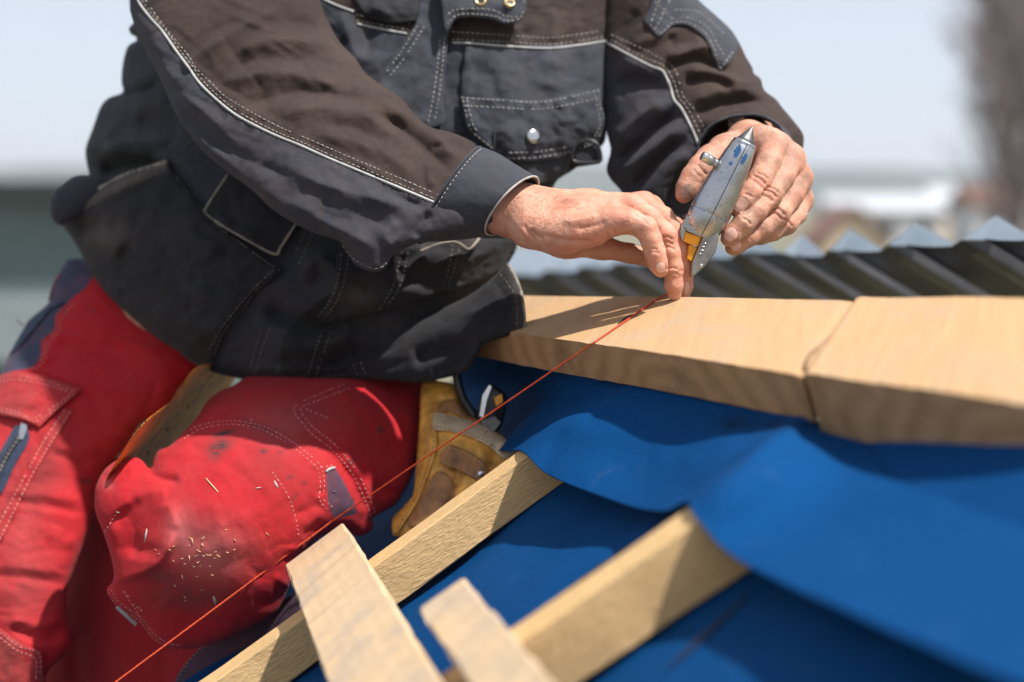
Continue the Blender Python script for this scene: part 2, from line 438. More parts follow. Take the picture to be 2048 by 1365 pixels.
def wood(name, light, dark, saw=0.0, ringk=.12, grain=1.0, knots=True, grey=.0, ang=0.0, sawscale=420, rough=0.0):
    t = NT(name); o = t.co('Object')
    ri = t.n('ObjectInfo').outputs['Random']
    off = t.n('CombineXYZ', {0: t.math('MULTIPLY', ri, 7.0), 1: t.math('MULTIPLY', ri, 3.0), 2: ri})
    va = t.n('VectorMath', operation='ADD'); t.t.links.new(o, va.inputs[0]); t.t.links.new(off.outputs[0], va.inputs[1]); o2 = va.outputs[0]
    g = t.mapping(o2, (4, 46, 46)); gr = t.noise(1.7, 8, .68, g, .5)
    ring = t.n('TexWave', {'Scale': 1.1, 'Distortion': 5.0, 'Detail': 3, 'Detail Scale': .7}, wave_type='RINGS', rings_direction='X')
    t.t.links.new(t.mapping(o2, (1.2, 26, 40), (0, 0, 0), (0, .6, -1.4)), ring.inputs['Vector'])
    fib = t.noise(1.0, 3, .6, t.mapping(o2, (40, 900, 900)))
    f = t.math('ADD', t.math('MULTIPLY', gr, .55*grain), t.math('ADD', t.math('MULTIPLY', ring.outputs['Fac'], ringk*grain), t.math('MULTIPLY', fib, .25)))
    col = t.ramp(f, (.25, light), (.55, tuple((a*.6+b*.4) for a, b in zip(light, dark))), (.85, dark))
    st = t.noise(3.5, 4, .6, t.mapping(o2, (1, 2.2, 2.2)))
    col = t.mix(t.math('MULTIPLY', t.step(st, .5, .75), .35), col, tuple(x*.78 for x in light))
    if grey: col = t.mix(t.math('MULTIPLY', t.step(t.noise(14, 5, .7, o2), .48, .66), grey), col, (.33, .29, .25))
    b = t.bump(fib, .35, .0006)
    if rough:
        rn = t.noise(1.0, 3, .6, t.mapping(o2, (130, 560, 560), (R(14), R(12), R(16))))
        b = t.bump(rn, .9*rough, .0022, b); col = t.mix(t.math('MULTIPLY', t.step(rn, .52, .40), .28*rough), col, dark)
    if saw:
        w = t.n('TexWave', {'Scale': sawscale/6.283, 'Distortion': 2.2, 'Detail': 2, 'Detail Scale': 2.0}, wave_type='BANDS', bands_direction='X')
        t.t.links.new(t.mapping(o2, (1, 1, 1), (R(ang), R(ang), R(ang))), w.inputs['Vector'])
        b = t.bump(w.outputs['Fac'], saw, .0012, b)
        col = t.mix(t.math('MULTIPLY', t.step(w.outputs['Fac'], .55, .1), .45*min(1, saw)), col, dark)
    b = t.bump(t.noise(90, 4, .6, o2), .25, .001, b)
    t.set(Base_Color=col, Roughness=.72, Normal=b); t.b.inputs['Specular IOR Level'].default_value = .3
    return t.m
def skin_mat():
    t = NT('skin'); p = t.pos()
    a = t.noise(45, 5, .6, p); b2 = t.noise(220, 4, .65, p)
    col = t.ramp(t.math('ADD', t.math('MULTIPLY', a, .7), t.math('MULTIPLY', b2, .3)), (.36, (.47, .185, .115)), (.5, (.56, .26, .17)), (.64, (.64, .345, .245)))
    col = t.mix(t.math('MULTIPLY', t.attr('red'), .85), col, (.56, .19, .13))
    col = t.mix(t.math('MULTIPLY', t.attr('dirt'), t.math('MULTIPLY', t.step(t.noise(55, 6, .72, p), .38, .64), .85)), col, (.20, .125, .085))
    col = t.mix(t.math('MULTIPLY', t.step(t.noise(420, 3, .7, p), .62, .75), .22), col, (.42, .17, .11))
    v = t.n('TexVoronoi', {'Scale': 900.0}, feature='DISTANCE_TO_EDGE'); t.t.links.new(p, v.inputs['Vector'])
    b = t.bump(v.outputs['Distance'], .35, .0006)
    b = t.bump(t.noise(380, 4, .65, p), .35, .0010, b)
    b = t.bump(t.noise(70, 4, .6, t.mapping(p, (1, 1, 1.6)), .6), .35, .0025, b)
    b = t.bump(t.noise(240, 5, .7, t.mapping(p, (1, 1.5, .7), (0, R(30), 0)), 1.0), .5, .0012, b)
    t.set(Base_Color=col, Roughness=t.ramp(b2, (.35, .48), (.65, .66)), Normal=b, Subsurface_Weight=.06, Subsurface_Scale=.006, Subsurface_Radius=(1, .35, .2))
    t.b.inputs['Specular IOR Level'].default_value = .4
    return t.m
def membrane_mat():
    t = NT('blue_membrane'); p = t.pos()
    a = t.noise(7, 5, .6, p); f = t.noise(420, 3, .6, p); s = t.noise(26, 6, .7, p)
    col = t.ramp(t.math('ADD', t.math('MULTIPLY', a, .75), t.math('MULTIPLY', f, .25)), (.3, (.0006, .040, .138)), (.7, (.0008, .056, .190)))
    col = t.mix(t.math('MULTIPLY', t.step(s, .60, .74), .16), col, (.12, .16, .24))
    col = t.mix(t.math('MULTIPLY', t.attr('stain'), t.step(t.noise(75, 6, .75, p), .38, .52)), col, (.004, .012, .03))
    wv = t.n('TexChecker', {'Scale': 700.0}); t.t.links.new(p, wv.inputs['Vector'])
    b = t.bump(t.noise(700, 4, .75, p), .9, .0014); b = t.bump(wv.outputs['Fac'], .12, .0003, b); b = t.bump(t.noise(60, 5, .6, p), .25, .0014, b)
    col = t.mix(t.math('MULTIPLY', t.step(t.noise(650, 3, .75, p), .42, .62), .45), col, (.004, .085, .27))
    col = t.mix(t.math('MULTIPLY', t.step(t.noise(300, 4, .75, p), .55, .70), .4), col, (.0006, .024, .085))
    t.set(Base_Color=col, Roughness=.75, Normal=b); t.b.inputs['Specular IOR Level'].default_value = .08
    return t.m
M = {}
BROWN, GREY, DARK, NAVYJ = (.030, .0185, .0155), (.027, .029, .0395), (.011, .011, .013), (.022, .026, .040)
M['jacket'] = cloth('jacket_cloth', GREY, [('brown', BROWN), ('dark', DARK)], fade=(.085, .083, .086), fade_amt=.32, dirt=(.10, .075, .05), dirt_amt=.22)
M['sleeve'] = cloth('sleeve_cloth', GREY, [('brown', BROWN)], fade=(.092, .066, .056), fade_amt=.4, dirt=(.08, .05, .035), dirt_amt=.3)
M['pocket'] = cloth('pocket_cloth', (.0145, .0145, .018), fade=(.045, .043, .042), fade_amt=.3, dirt=(.06, .045, .035), dirt_amt=.2, spots=[('worn', (.13, .10, .08), .6)])
M['flap'] = cloth('flap_cloth', (.035, .038, .049), fade=(.085, .085, .09), fade_amt=.3, dirt=(.07, .055, .04), dirt_amt=.3)
M['thread'] = plain('pale_thread', (.36, .34, .31), .8, nscale=60, namt=.3)
M['red_thread'] = plain('pink_thread', (.62, .26, .24), .8, nscale=60, namt=.3)
M['piping'] = plain('pale_piping', (.36, .36, .345), .55, nscale=40, namt=.15)
M['hem_edge'] = plain('worn_hem', (.23, .20, .165), .9, nscale=90, namt=.4)
RED = (.385, .0060, .013)
M['red'] = cloth('red_trouser_cloth', RED, [('navy', (.030, .042, .075))], fade=(.46, .062, .058), fade_amt=.34, dirt=(.11, .035, .03), dirt_amt=.16,
                 spots=[('pale', (.52, .19, .18), .55), ('grime', (.11, .030, .028), .75), ('stain', (.035, .028, .026), .95)], wr=.35)
M['red_flap'] = cloth('faded_red_cloth', (.34, .018, .022), fade=(.42, .13, .11), fade_amt=.4, dirt=(.10, .05, .04), dirt_amt=.4)
M['navy'] = cloth('navy_cloth', (.030, .042, .075), fade=(.10, .13, .2), fade_amt=.2)
M['skin'] = skin_mat()
M['nail'] = plain('fingernail', (.62, .36, .29), .3, nscale=120, namt=.18)
M['nail_dirty'] = plain('dirty_thumbnail', (.34, .215, .16), .45, nscale=160, namt=.4)
M['membrane'] = membrane_mat()
M['batten'] = wood('rough_sawn_batten', (.70, .47, .225), (.45, .26, .10), saw=.3, grain=.6, ang=18, sawscale=1700, rough=1.0)
M['lath'] = wood('pale_lath', (.62, .45, .275), (.36, .21, .10), saw=.15, grain=.6, grey=.55, ang=10, sawscale=1400)
M['deck'] = wood('spruce_board', (.53, .335, .172), (.33, .185, .082), grain=1.15, grey=.35, ringk=.02)
def end_grain():
    t = NT('end_grain'); o = t.co('Object')
    ri = t.n('ObjectInfo').outputs['Random']
    off = t.n('CombineXYZ', {0: 0.0, 1: t.math('MULTIPLY', ri, .3), 2: .05}); va = t.n('VectorMath', operation='ADD'); t.t.links.new(t.mapping(o, (.05, 1, 1)), va.inputs[0]); t.t.links.new(off.outputs[0], va.inputs[1])
    w = t.n('TexWave', {'Scale': 14.0, 'Distortion': 5.0, 'Detail': 3, 'Detail Scale': 1.2}, wave_type='RINGS', rings_direction='X'); t.t.links.new(va.outputs[0], w.inputs['Vector'])
    s = t.n('TexWave', {'Scale': 60.0, 'Distortion': 3.0, 'Detail': 2}, wave_type='BANDS', bands_direction='Y'); t.t.links.new(t.mapping(o, (1, 1, 1), (R(25), 0, 0)), s.inputs['Vector'])
    f = t.math('ADD', t.math('MULTIPLY', w.outputs['Fac'], .5), t.math('MULTIPLY', t.noise(60, 5, .65, o), .5))
    col = t.ramp(f, (.25, (.43, .265, .14)), (.55, (.385, .235, .12)), (.8, (.335, .20, .098)))
    col = t.mix(t.math('MULTIPLY', t.step(t.noise(18, 5, .7, o), .52, .7), .5), col, (.16, .09, .045))
    b = t.bump(w.outputs['Fac'], .12, .0006); b = t.bump(s.outputs['Fac'], .12, .0006, b); b = t.bump(t.noise(500, 3, .7, o), .5, .001, b)
    t.set(Base_Color=col, Roughness=.85, Normal=b); t.b.inputs['Specular IOR Level'].default_value = .2
    return t.m
M['end_grain'] = end_grain()
M['leather'] = plain('orange_leather', (.80, .34, .06), .5, nscale=38, namt=.5, bump=.5, bscale=220)
M['leather_dark'] = plain('worn_brown_leather', (.33, .15, .05), .55, nscale=45, namt=.55, bump=.5, bscale=220)
M['leather_pale'] = plain('pale_rawhide_band', (.50, .38, .24), .7, nscale=50, namt=.3, bump=.6, bscale=260)
M['belt'] = plain('tan_leather_belt', (.66, .27, .035), .6, nscale=40, namt=.4, bump=.4, bscale=260)
M['black'] = plain('black_plastic', (.012, .012, .013), .38)
M['blackcloth'] = plain('black_webbing', (.012, .012, .016), .8, nscale=90, namt=.4)
M['steel'] = plain('polished_steel', (.62, .61, .60), .22, 1.0, nscale=30, namt=.15)
M['steel_dark'] = plain('dull_steel', (.15, .145, .14), .42, .9, nscale=60, namt=.3)
M['yellow'] = plain('yellow_plastic', (.74, .32, .006), .42, nscale=70, namt=.2)
M['bluepaint'] = plain('blue_paint', (.008, .075, .21), .6, nscale=200, namt=.3)
M['string'] = plain('orange_string', (.52, .055, .012), .8, nscale=400, namt=.35)
M['brass'] = plain('brass_grommet', (.55, .42, .22), .3, 1.0)
def cast_metal():
    t = NT('cast_aluminium'); p = t.pos()
    a = t.noise(30, 5, .65, p); f = t.noise(700, 3, .7, p); s = t.noise(260, 4, .75, p)
    col = t.ramp(a, (.3, (.34, .345, .355)), (.7, (.50, .505, .515)))
    col = t.mix(t.math('MULTIPLY', t.step(s, .60, .68), .8), col, (.05, .045, .05))
    col = t.mix(t.math('MULTIPLY', t.step(t.noise(90, 5, .7, p), .70, .73), .8), col, (.02, .09, .24))
    t.set(Base_Color=col, Metallic=1.0, Roughness=t.ramp(a, (.3, .20), (.7, .36)), Normal=t.bump(f, .3, .0005, t.bump(s, .2, .0008)))
    return t.m
M['cast'] = cast_metal()
M['cast_dark'] = plain('grey_cast_metal', (.30, .30, .30), .38, .9, nscale=80, namt=.3)
def sheet_metal():
    t = NT('galvanised_sheet'); p = t.pos()
    a = t.noise(12, 4, .6, p)
    t.set(Base_Color=t.ramp(a, (.3, (.27, .33, .37)), (.7, (.36, .42, .46))), Metallic=.75, Roughness=.30, Normal=t.bump(t.noise(40, 3, .5, p), .15, .002))
    return t.m
M['sheet'] = sheet_metal()
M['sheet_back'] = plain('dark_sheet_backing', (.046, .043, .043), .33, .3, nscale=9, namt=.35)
# ------------------------------------------------------------------ the far setting
def ground_mat():
    t = NT('dry_grass'); p = t.pos()
    t.set(Base_Color=t.ramp(t.noise(.05, 6, .65, p), (.35, (.10, .10, .055)), (.6, (.19, .165, .11)), (.75, (.26, .23, .18))), Roughness=.95)
    return t.m
M['ground'] = ground_mat()
M['hill'] = plain('far_hill', (.07, .085, .07), .95, nscale=.01, namt=.3)
g = 6000.0
mesh_obj('ground', [(-g, -g, 0), (g, -g, 0), (g, g, 0), (-g, g, 0)], [(0, 1, 2, 3)], M['ground'], kind='structure')
def hill(y0, depth, h, seed, x0=-5000, x1=5000):
    n = 90; xs = np.linspace(x0, x1, n); rng = np.random.default_rng(int(seed*10)); vs = []; fs = []
    prof = h*(.62+.25*np.sin(xs/900+seed)+.13*np.sin(xs/330+2*seed)+.04*rng.standard_normal(n))
    rows = [(0, 0), (.25, .45), (.5, .8), (.75, .97), (1, 1), (1.5, .6), (2, 0)]
    for a, b in rows:
        for x, p_ in zip(xs, prof): vs.append((x, y0+depth*a, p_*b-.5))
    for r in range(len(rows)-1):
        for i in range(n-1): fs.append((r*n+i, r*n+i+1, (r+1)*n+i+1, (r+1)*n+i))
    mesh_obj('hills', vs, fs, M['hill'], kind='structure')
hill(1500, 500, 60, 1.3)
hill(2600, 700, 92, 4.1)

def box(lo, hi):
    x0, y0, z0 = lo; x1, y1, z1 = hi
    return [(x0, y0, z0), (x1, y0, z0), (x1, y1, z0), (x0, y1, z0), (x0, y0, z1), (x1, y0, z1), (x1, y1, z1), (x0, y1, z1)], \
           [(0, 3, 2, 1), (4, 5, 6, 7), (0, 1, 5, 4), (1, 2, 6, 5), (2, 3, 7, 6), (3, 0, 4, 7)]
M['plaster_white'] = plain('white_plaster', (.60, .60, .60), .9, nscale=.6, namt=.06)
M['plaster_cream'] = plain('cream_plaster', (.62, .50, .34), .9, nscale=.6, namt=.08)
M['roof_tile'] = plain('brown_roof_tile', (.20, .10, .07), .85, nscale=1.5, namt=.25)
M['roof_grey'] = plain('pale_roof', (.42, .44, .47), .7, nscale=1, namt=.1)
M['window'] = plain('dark_glass', (.03, .04, .05), .1)
def house(label, x, y, w, dp, h, roof_h, wall, roof, group='houses behind the metal sheet', gable_front=False, nwin=3):
    r = thing('house', label, 'house', (x, y, 0), group)
    put('wall', *[np.array(box((x-w/2, y, 0), (x+w/2, y+dp, h))[0]), box((0, 0, 0), (1, 1, 1))[1]], wall, r, smooth=False)
    e = .5
    if gable_front:
        vs = [(x-w/2-e, y-e, h-.2), (x+w/2+e, y-e, h-.2), (x, y-e, h+roof_h), (x-w/2-e, y+dp+e, h-.2), (x+w/2+e, y+dp+e, h-.2), (x, y+dp+e, h+roof_h)]
        put('gable', [(x-w/2, y, h), (x+w/2, y, h), (x, y, h+roof_h-.3), (x-w/2, y+.3, h), (x+w/2, y+.3, h), (x, y+.3, h+roof_h-.3)],
            [(0, 1, 2), (5, 4, 3), (0, 2, 5, 3), (1, 4, 5, 2)], wall, r, smooth=False)
        fs = [(0, 2, 5, 3), (2, 1, 4, 5)]
        vs = vs+[(a, b, c+.22) for a, b, c in vs]; fs = fs+[tuple(i+6 for i in f) for f in fs]+[(0, 2, 8, 6), (2, 1, 7, 8), (3, 5, 11, 9), (5, 4, 10, 11), (0, 3, 9, 6), (1, 4, 10, 7)]
    else:
        vs = [(x-w/2-e, y-e, h-.1), (x+w/2+e, y-e, h-.1), (x+w/2+e, y+dp+e, h-.1), (x-w/2-e, y+dp+e, h-.1), (x-w/2-e, y+dp/2, h+roof_h), (x+w/2+e, y+dp/2, h+roof_h)]
        fs = [(0, 1, 5, 4), (2, 3, 4, 5), (0, 4, 3), (1, 2, 5), (0, 3, 2, 1)]
    rf = put('roof', vs, fs, roof, r, smooth=False)
    for i in range(nwin):
        wx = x-w/2+(i+.5)*w/nwin
        wd = put('window', *[np.array(box((wx-.55, y-.06, h-2.2), (wx+.55, y-.01, h-.8))[0]), box((0, 0, 0), (1, 1, 1))[1]], M['plaster_white'], r, smooth=False)
        put('pane', *[np.array(box((wx-.47, y-.09, h-2.12), (wx+.47, y-.065, h-.88))[0]), box((0, 0, 0), (1, 1, 1))[1]], M['window'], wd, smooth=False)
    return r
def gx(u, y): return (u-CX)/FPX*y
house('long pale house between the gabled house and the bare tree, widest far white wall', gx(1775, 120), 120, 9.0, 8, 4.3, 1.3, M['plaster_white'], M['roof_grey'])
house('cream gabled house close behind the peaks of the metal sheet', gx(1712, 105), 105, 4.6, 8, 2.0, 2.6, M['plaster_cream'], M['roof_tile'], gable_front=True, nwin=2)
house('small white house with brown roof at the right picture edge', gx(2040, 140), 140, 9, 8, 4.6, 2.0, M['plaster_white'], M['roof_tile'])
house('cream house half hidden behind the longer white house', gx(1915, 160), 160, 5, 8, 5.2, 1.6, M['plaster_cream'], M['roof_grey'], nwin=2)

# long industrial hall, left
M['hall_panel'] = plain('teal_grey_cladding', (.105, .145, .15), .6, nscale=.5, namt=.12)
M['hall_dark'] = plain('dark_roof_edge', (.022, .03, .03), .6, nscale=1, namt=.2)
M['hall_pale'] = plain('pale_band', (.25, .29, .30), .6, nscale=1, namt=.15)
hy = 13.0
hall = thing('industrial_hall', 'long grey green flat roofed hall at the left edge behind the worker', 'building', (-6, hy, 0))
fb = box((0, 0, 0), (1, 1, 1))[1]
for i in range(14):
    x1 = gx(420, hy)-i*1.05; put('wall_panel', box((x1-1.03, hy, 0), (x1, hy+6, 5.22))[0], fb, M['hall_panel'], hall, smooth=False)
put('roof_edge', box((-17, hy-.25, 5.22), (gx(425, hy), hy+6, 5.36))[0], fb, M['hall_dark'], hall, smooth=False)
put('band', box((-17, hy-.08, 3.72), (gx(422, hy), hy-.01, 4.32))[0], fb, M['hall_pale'], hall, smooth=False)
for i in range(6):
    x1 = gx(360, hy)-i*2.4
    w_ = put('window', box((x1-1.7, hy-.09, 2.2), (x1, hy-.01, 3.5))[0], fb, M['hall_dark'], hall, smooth=False)
    put('pane', box((x1-1.62, hy-.12, 2.28), (x1-.08, hy-.095, 3.42))[0], fb, M['window'], w_, smooth=False)

# bare tree, right
def tree(name, label, x, y, h, seed, spread=.55, mat=None, twig=None):
    rng = np.random.default_rng(seed); r = thing(name, label, 'tree', (x, y, 0))
    tr = MB(); cr = MB()
    def grow(p, d, L, rad, lvl):
        n = 4; pts = [p]
        for i in range(n):
            d = d+rng.normal(0, .10, 3)*(1+lvl*.3); d[2] += .04; d /= np.linalg.norm(d); pts.append(pts[-1]+d*L/n)
        (tr if lvl == 0 else cr).tube(pts, np.linspace(rad, rad*.55, n+1), 5 if lvl < 2 else 3)
        if lvl >= 4: return
        k = [22, 9, 6, 5][lvl]
        for i in range(k):
            t = rng.uniform(.25 if lvl == 0 else .2, 1); q = pts[0]+(np.array(pts[min(n, int(t*n)+1)])-pts[0])*1.0 if False else pts[min(n, max(1, int(round(t*n))))]
            a = rng.uniform(0, 2*math.pi); s = spread*rng.uniform(.7, 1.3)
            nd = d*.75+np.array((math.cos(a)*s, math.sin(a)*s, rng.uniform(-.05, .35))); nd /= np.linalg.norm(nd)
            grow(np.array(q), nd, L*rng.uniform(.42, .62), rad*.45, lvl+1)
    grow(np.array((x, y, -.1)), np.array((0, 0, 1.)), h*.62, h*.014, 0)
    tr.build('trunk', mat, r); cr.build('crown', twig, r)
M['bark'] = plain('grey_bark', (.20, .17, .16), .95, nscale=3, namt=.3)
M['twig'] = plain('brown_twigs', (.25, .205, .195), .95, nscale=3, namt=.3)
tree('bare_tree', 'tall leafless brown tree with dense twigs at the right edge', gx(2030, 46), 46, 15.5, 5, .34, M['bark'], M['twig'])

# ------------------------------------------------------------------ the roof: plane of the lower membrane
def CV(p): return CAM+p[0]*RT+p[2]*FW-p[1]*UP        # camera-frame (right, down, away) to world
DL = RT*(-.821)-UP*.571                               # down the slope, along the battens
p1, p3 = P(1125, 968, 1.31), P(1505, 1137, .93)
DA = p3-p1; DA = DA-DL*(DA@DL); DA /= np.linalg.norm(DA)      # along the eaves, towards the lens
NR = np.cross(DA, DL); NR /= np.linalg.norm(NR)
if NR[2] < 0: NR = -NR
def on_roof(u, v, h=0.0):
    d = P(u, v, 1.0)-CAM; t = ((p1+NR*h-CAM)@NR)/(d@NR); return CAM+d*t
def roof_ab(p): q = p-p1; return q@DA, q@DL, q@NR
def RP(a, l, h): return p1+DA*a+DL*l+NR*h

def plank(name, corner, ax_l, ax_w, ax_t, ln, wd, th, mat, parent=None, bev=.0012, n=40, wob=.0004, seed=0, skew=0.0, **kw):
    """sawn timber: corner + length/width/thickness axes; the mesh lies in its own axes (X along the grain)"""
    from mathutils import Matrix
    rng = np.random.default_rng(seed); vs = []; fs = []; b = bev
    prof = [(b, 0), (wd-b, 0), (wd, b), (wd, th-b), (wd-b, th), (b, th), (0, th-b), (0, b)]
    for i in range(n+1):
        for (y, z) in prof:
            x = ln*i/n+(skew*(y/wd-.5) if i in (0, n) else 0)
            vs.append((x+(rng.normal(0, wob*1.5) if i in (0, n) else 0), y+rng.normal(0, wob), z+rng.normal(0, wob)))
    for i in range(n):
        for k in range(8): fs.append((i*8+k, i*8+(k+1) % 8, (i+1)*8+(k+1) % 8, (i+1)*8+k))
    fs.append(tuple(range(7, -1, -1))); fs.append(tuple(range(n*8, n*8+8)))
    ax_l, ax_w, ax_t = [np.asarray(a)/np.linalg.norm(a) for a in (ax_l, ax_w, ax_t)]
    if np.cross(ax_l, ax_w)@ax_t < 0: fs = [f[::-1] for f in fs]
    o = mesh_obj(name, vs, fs, mat, None, smooth=False, **kw)
    m = Matrix([[*map(float, (ax_l[i], ax_w[i], ax_t[i], corner[i]))] for i in range(3)]+[[0, 0, 0, 1]])
    if np.cross(ax_l, ax_w)@ax_t < 0:    # keep a right-handed frame: flip the thickness axis and the mesh with it
        for v in o.data.vertices: v.co.z = -v.co.z
        m = Matrix([[*map(float, (ax_l[i], ax_w[i], -ax_t[i], corner[i]))] for i in range(3)]+[[0, 0, 0, 1]])
    o.matrix_world = m
    return o

# lower membrane: one wide sheet with shallow waves
ga = np.linspace(-.62, .86, 110); gl = np.linspace(-.10, 1.5, 120)
A2, L2 = np.meshgrid(ga, gl); L2 = L2-np.clip((A2-.15)/.3, 0, 1)*.22*(1.5-L2)/1.6; Hh = .0035*noise2(A2, L2, .12, 3)+.002*np.sin(L2*22+A2*6)
vs = p1+A2[..., None]*DA+L2[..., None]*DL+Hh[..., None]*NR-NR*.004
ix = np.arange(A2.size).reshape(A2.shape)
fq = np.stack([ix[:-1, :-1], ix[:-1, 1:], ix[1:, 1:], ix[1:, :-1]], -1).reshape(-1, 4)
lowm = mesh_obj('roof_membrane', vs.reshape(-1, 3), fq, M['membrane'], attrs={'stain': np.zeros(A2.size)})
set_props(lowm, 'lower blue roofing sheet lying under the battens', 'roofing sheet')
# black pen line / crease strokes on the lower sheet
for pts, rr in (([(1265, 1085), (1200, 1130), (1120, 1190), (1030, 1255)], .0022), ([(1250, 1098), (1150, 1175), (1060, 1240)], .0012), ([(1500, 1185), (1420, 1260), (1330, 1340)], .002)):
    q = resample(spline(pts, 6), 12); w = np.array([on_roof(a, b, .001) for a, b in q])
    MB().tube(w, rr*np.sin(np.linspace(.3, 2.9, len(w))), 6, .15).build('black_line', M['blackcloth'], lowm)

# battens standing on edge on the lower membrane
hb1, tb = .0416, .030
a0, l0, _ = roof_ab(on_roof(1125, 968)); a1, l1, _ = roof_ab(on_roof(579, 1365))
dirb = RP(a1, l1, 0)-RP(a0, l0, 0); dirb /= np.linalg.norm(dirb)
sideb = np.cross(NR, dirb); sideb *= -np.sign(sideb@DA)
set_props(plank('batten', RP(a0, l0, 0)-dirb*.08, dirb, sideb, NR, 1.15, tb, hb1, M['batten'], seed=1),
          'sharp rough sawn batten running from the knee up to the folded sheet edge', 'batten')
a0, l0, _ = roof_ab(on_roof(1512, 1133)); a1, l1, _ = roof_ab(on_roof(1165, 1365))
dirb2 = RP(a1, l1, 0)-RP(a0, l0, 0); dirb2 /= np.linalg.norm(dirb2); side2 = np.cross(NR, dirb2); side2 *= -np.sign(side2@DA)
hb2 = .048
B2o = RP(a0, l0, 0)
set_props(plank('batten', B2o+dirb2*.0, dirb2, side2, NR, 1.0, tb, hb2, M['batten'], seed=2),
          'blurred yellow batten nearest the lens, coming out under the blue sheet', 'batten')
# laths lying across
def lath(cl, cr, wd_px_hint, th, hbot, ln, seed, label, toward=None):
    L_, R_ = on_roof(*cl, hbot+th), on_roof(*cr, hbot+th)
    w = R_-L_; wd = np.linalg.norm(w); w /= wd
    ax = np.cross(w, NR); ax /= np.linalg.norm(ax); ax *= np.sign(ax@DA)
    if toward is not None:
        tt = on_roof(*toward, hbot+th)-L_; tt /= np.linalg.norm(tt); ax = tt
        w = np.cross(NR, ax); w *= np.sign(w@(R_-L_))
    o = plank('lath', L_, ax, w, -NR, ln, wd, th, M['lath'], seed=seed, bev=.0018, wob=.0005, n=40)
    return set_props(o, label, 'lath')
X1 = lath((570, 1132), (662, 1043), 0, .022, hb1, .75, 5, 'pale lath whose cut end carries the orange string beside the knee', toward=(655, 1365))
X2 = lath((838, 1222), (925, 1155), 0, .024, hb1, .55, 6, 'short blurred lath with white sunlit top right of the string lath', toward=(960, 1400))
print('lath', PX(X1.matrix_world.translation), PX(X2.matrix_world.translation))

# ------------------------------------------------------------------ boarded deck under the hands
A_, B_ = P(960, 655, 1.50), P(2100, 824, .835)
def front_pt(u):                      # on the front top edge at image column u
    d = B_-A_; k = (u-CX)/FPX
    t = -((A_-CAM)@RT-k*((A_-CAM)@FW))/((d@RT)-k*(d@FW)); return A_+d*t
C_ = P(1050, 592, 1.575)
nd = np.cross(B_-A_, C_-A_); nd /= np.linalg.norm(nd)
if nd[2] < 0: nd = -nd
def on_deck(u, v, h=0.0):
    r = P(u, v, 1.0)-CAM; return CAM+r*(((A_+nd*h-CAM)@nd)/(r@nd))
print('crest', PX(on_deck(2048, 600)), PX(on_deck(1350, 602)), PX(front_pt(1350)))
crest = [(930, 590), (1050, 592), (1300, 600), (1500, 605), (1700, 602), (1730, 597), (2048, 601), (2110, 603), (2640, 606)]
def crest_v(u): return np.interp(u, [c[0] for c in crest], [c[1] for c in crest])
deck = thing('board_deck', 'sunlit deck of pale boards with sawn end grain under the hands', 'deck', A_)
TH = .035
def board(fa, fb, ca, cb, seed, lift=0.0, TH=.036):
    """one board: front edge columns fa..fb, back (crest) columns ca..cb"""
    from mathutils import Matrix
    f0, f1 = front_pt(fa), front_pt(fb); c0, c1 = on_deck(ca, crest_v(ca)), on_deck(cb, crest_v(cb))
    n = 48 if fb-fa > 500 else 24; mrow = 8; rng = np.random.default_rng(seed); vs = []; fs = []
    X = (c0-f0+c1-f1); X /= np.linalg.norm(X); Y = np.cross(nd, X); O = f0
    top = []; 
    for j in range(mrow+1):
        for i in range(n+1):
            s_, t_ = i/n, j/mrow; p = (f0*(1-s_)+f1*s_)*(1-t_)+(c0*(1-s_)+c1*s_)*t_
            p = p+nd*(lift+rng.normal(0, .0001)+.0006*math.sin(9*s_+seed))
            if j == 0: p = p+nd*rng.normal(0, .0002)-X*abs(rng.normal(0, .0002))
            if i in (0, n): p = p-nd*.0012
            top.append(p)
    low = [p-nd*TH+(X*.003 if k < n+1 else 0) for k, p in enumerate(top)]
    allv = [np.array([(p-O)@X, (p-O)@Y, (p-O)@nd]) for p in top+low]
    N = len(top); w = n+1
    q = lambda j, i: j*w+i
    for j in range(mrow):
        for i in range(n):
            fs.append((q(j, i), q(j, i+1), q(j+1, i+1), q(j+1, i))); fs.append((N+q(j, i), N+q(j+1, i), N+q(j+1, i+1), N+q(j, i+1)))
    for i in range(n): fs.append((q(0, i+1), q(0, i), N+q(0, i), N+q(0, i+1))); fs.append((q(mrow, i), q(mrow, i+1), N+q(mrow, i+1), N+q(mrow, i)))
    for j in range(mrow): fs.append((q(j, 0), q(j+1, 0), N+q(j+1, 0), N+q(j, 0))); fs.append((q(j+1, n), q(j, n), N+q(j, n), N+q(j+1, n)))
    o = mesh_obj('board', allv, fs, [M['deck'], M['end_grain']], None, smooth=False)
    for k in range(n): o.data.polygons[2*n*mrow+2*k].material_index = 1
    mw = Matrix([[*map(float, (X[i], Y[i], nd[i], O[i]))] for i in range(3)]+[[0, 0, 0, 1]])
    if np.linalg.det(np.array(mw)[:3, :3]) < 0: print('left handed board')
    o.matrix_world = mw; adopt_now(o, deck, mw); return o
def adopt_now(o, par, mw):
    from mathutils import Matrix
    o.parent = par; o.matrix_parent_inverse = Matrix.Translation(par.location).inverted()
bb = [board(930, 1601, 930, 1705, 2, .0004, .038), board(1610, 2190, 1714, 2160, 3, .0025, .050), board(2198, 2900, 2168, 2640, 4, .001, .046)]
bpy.context.view_layer.update()

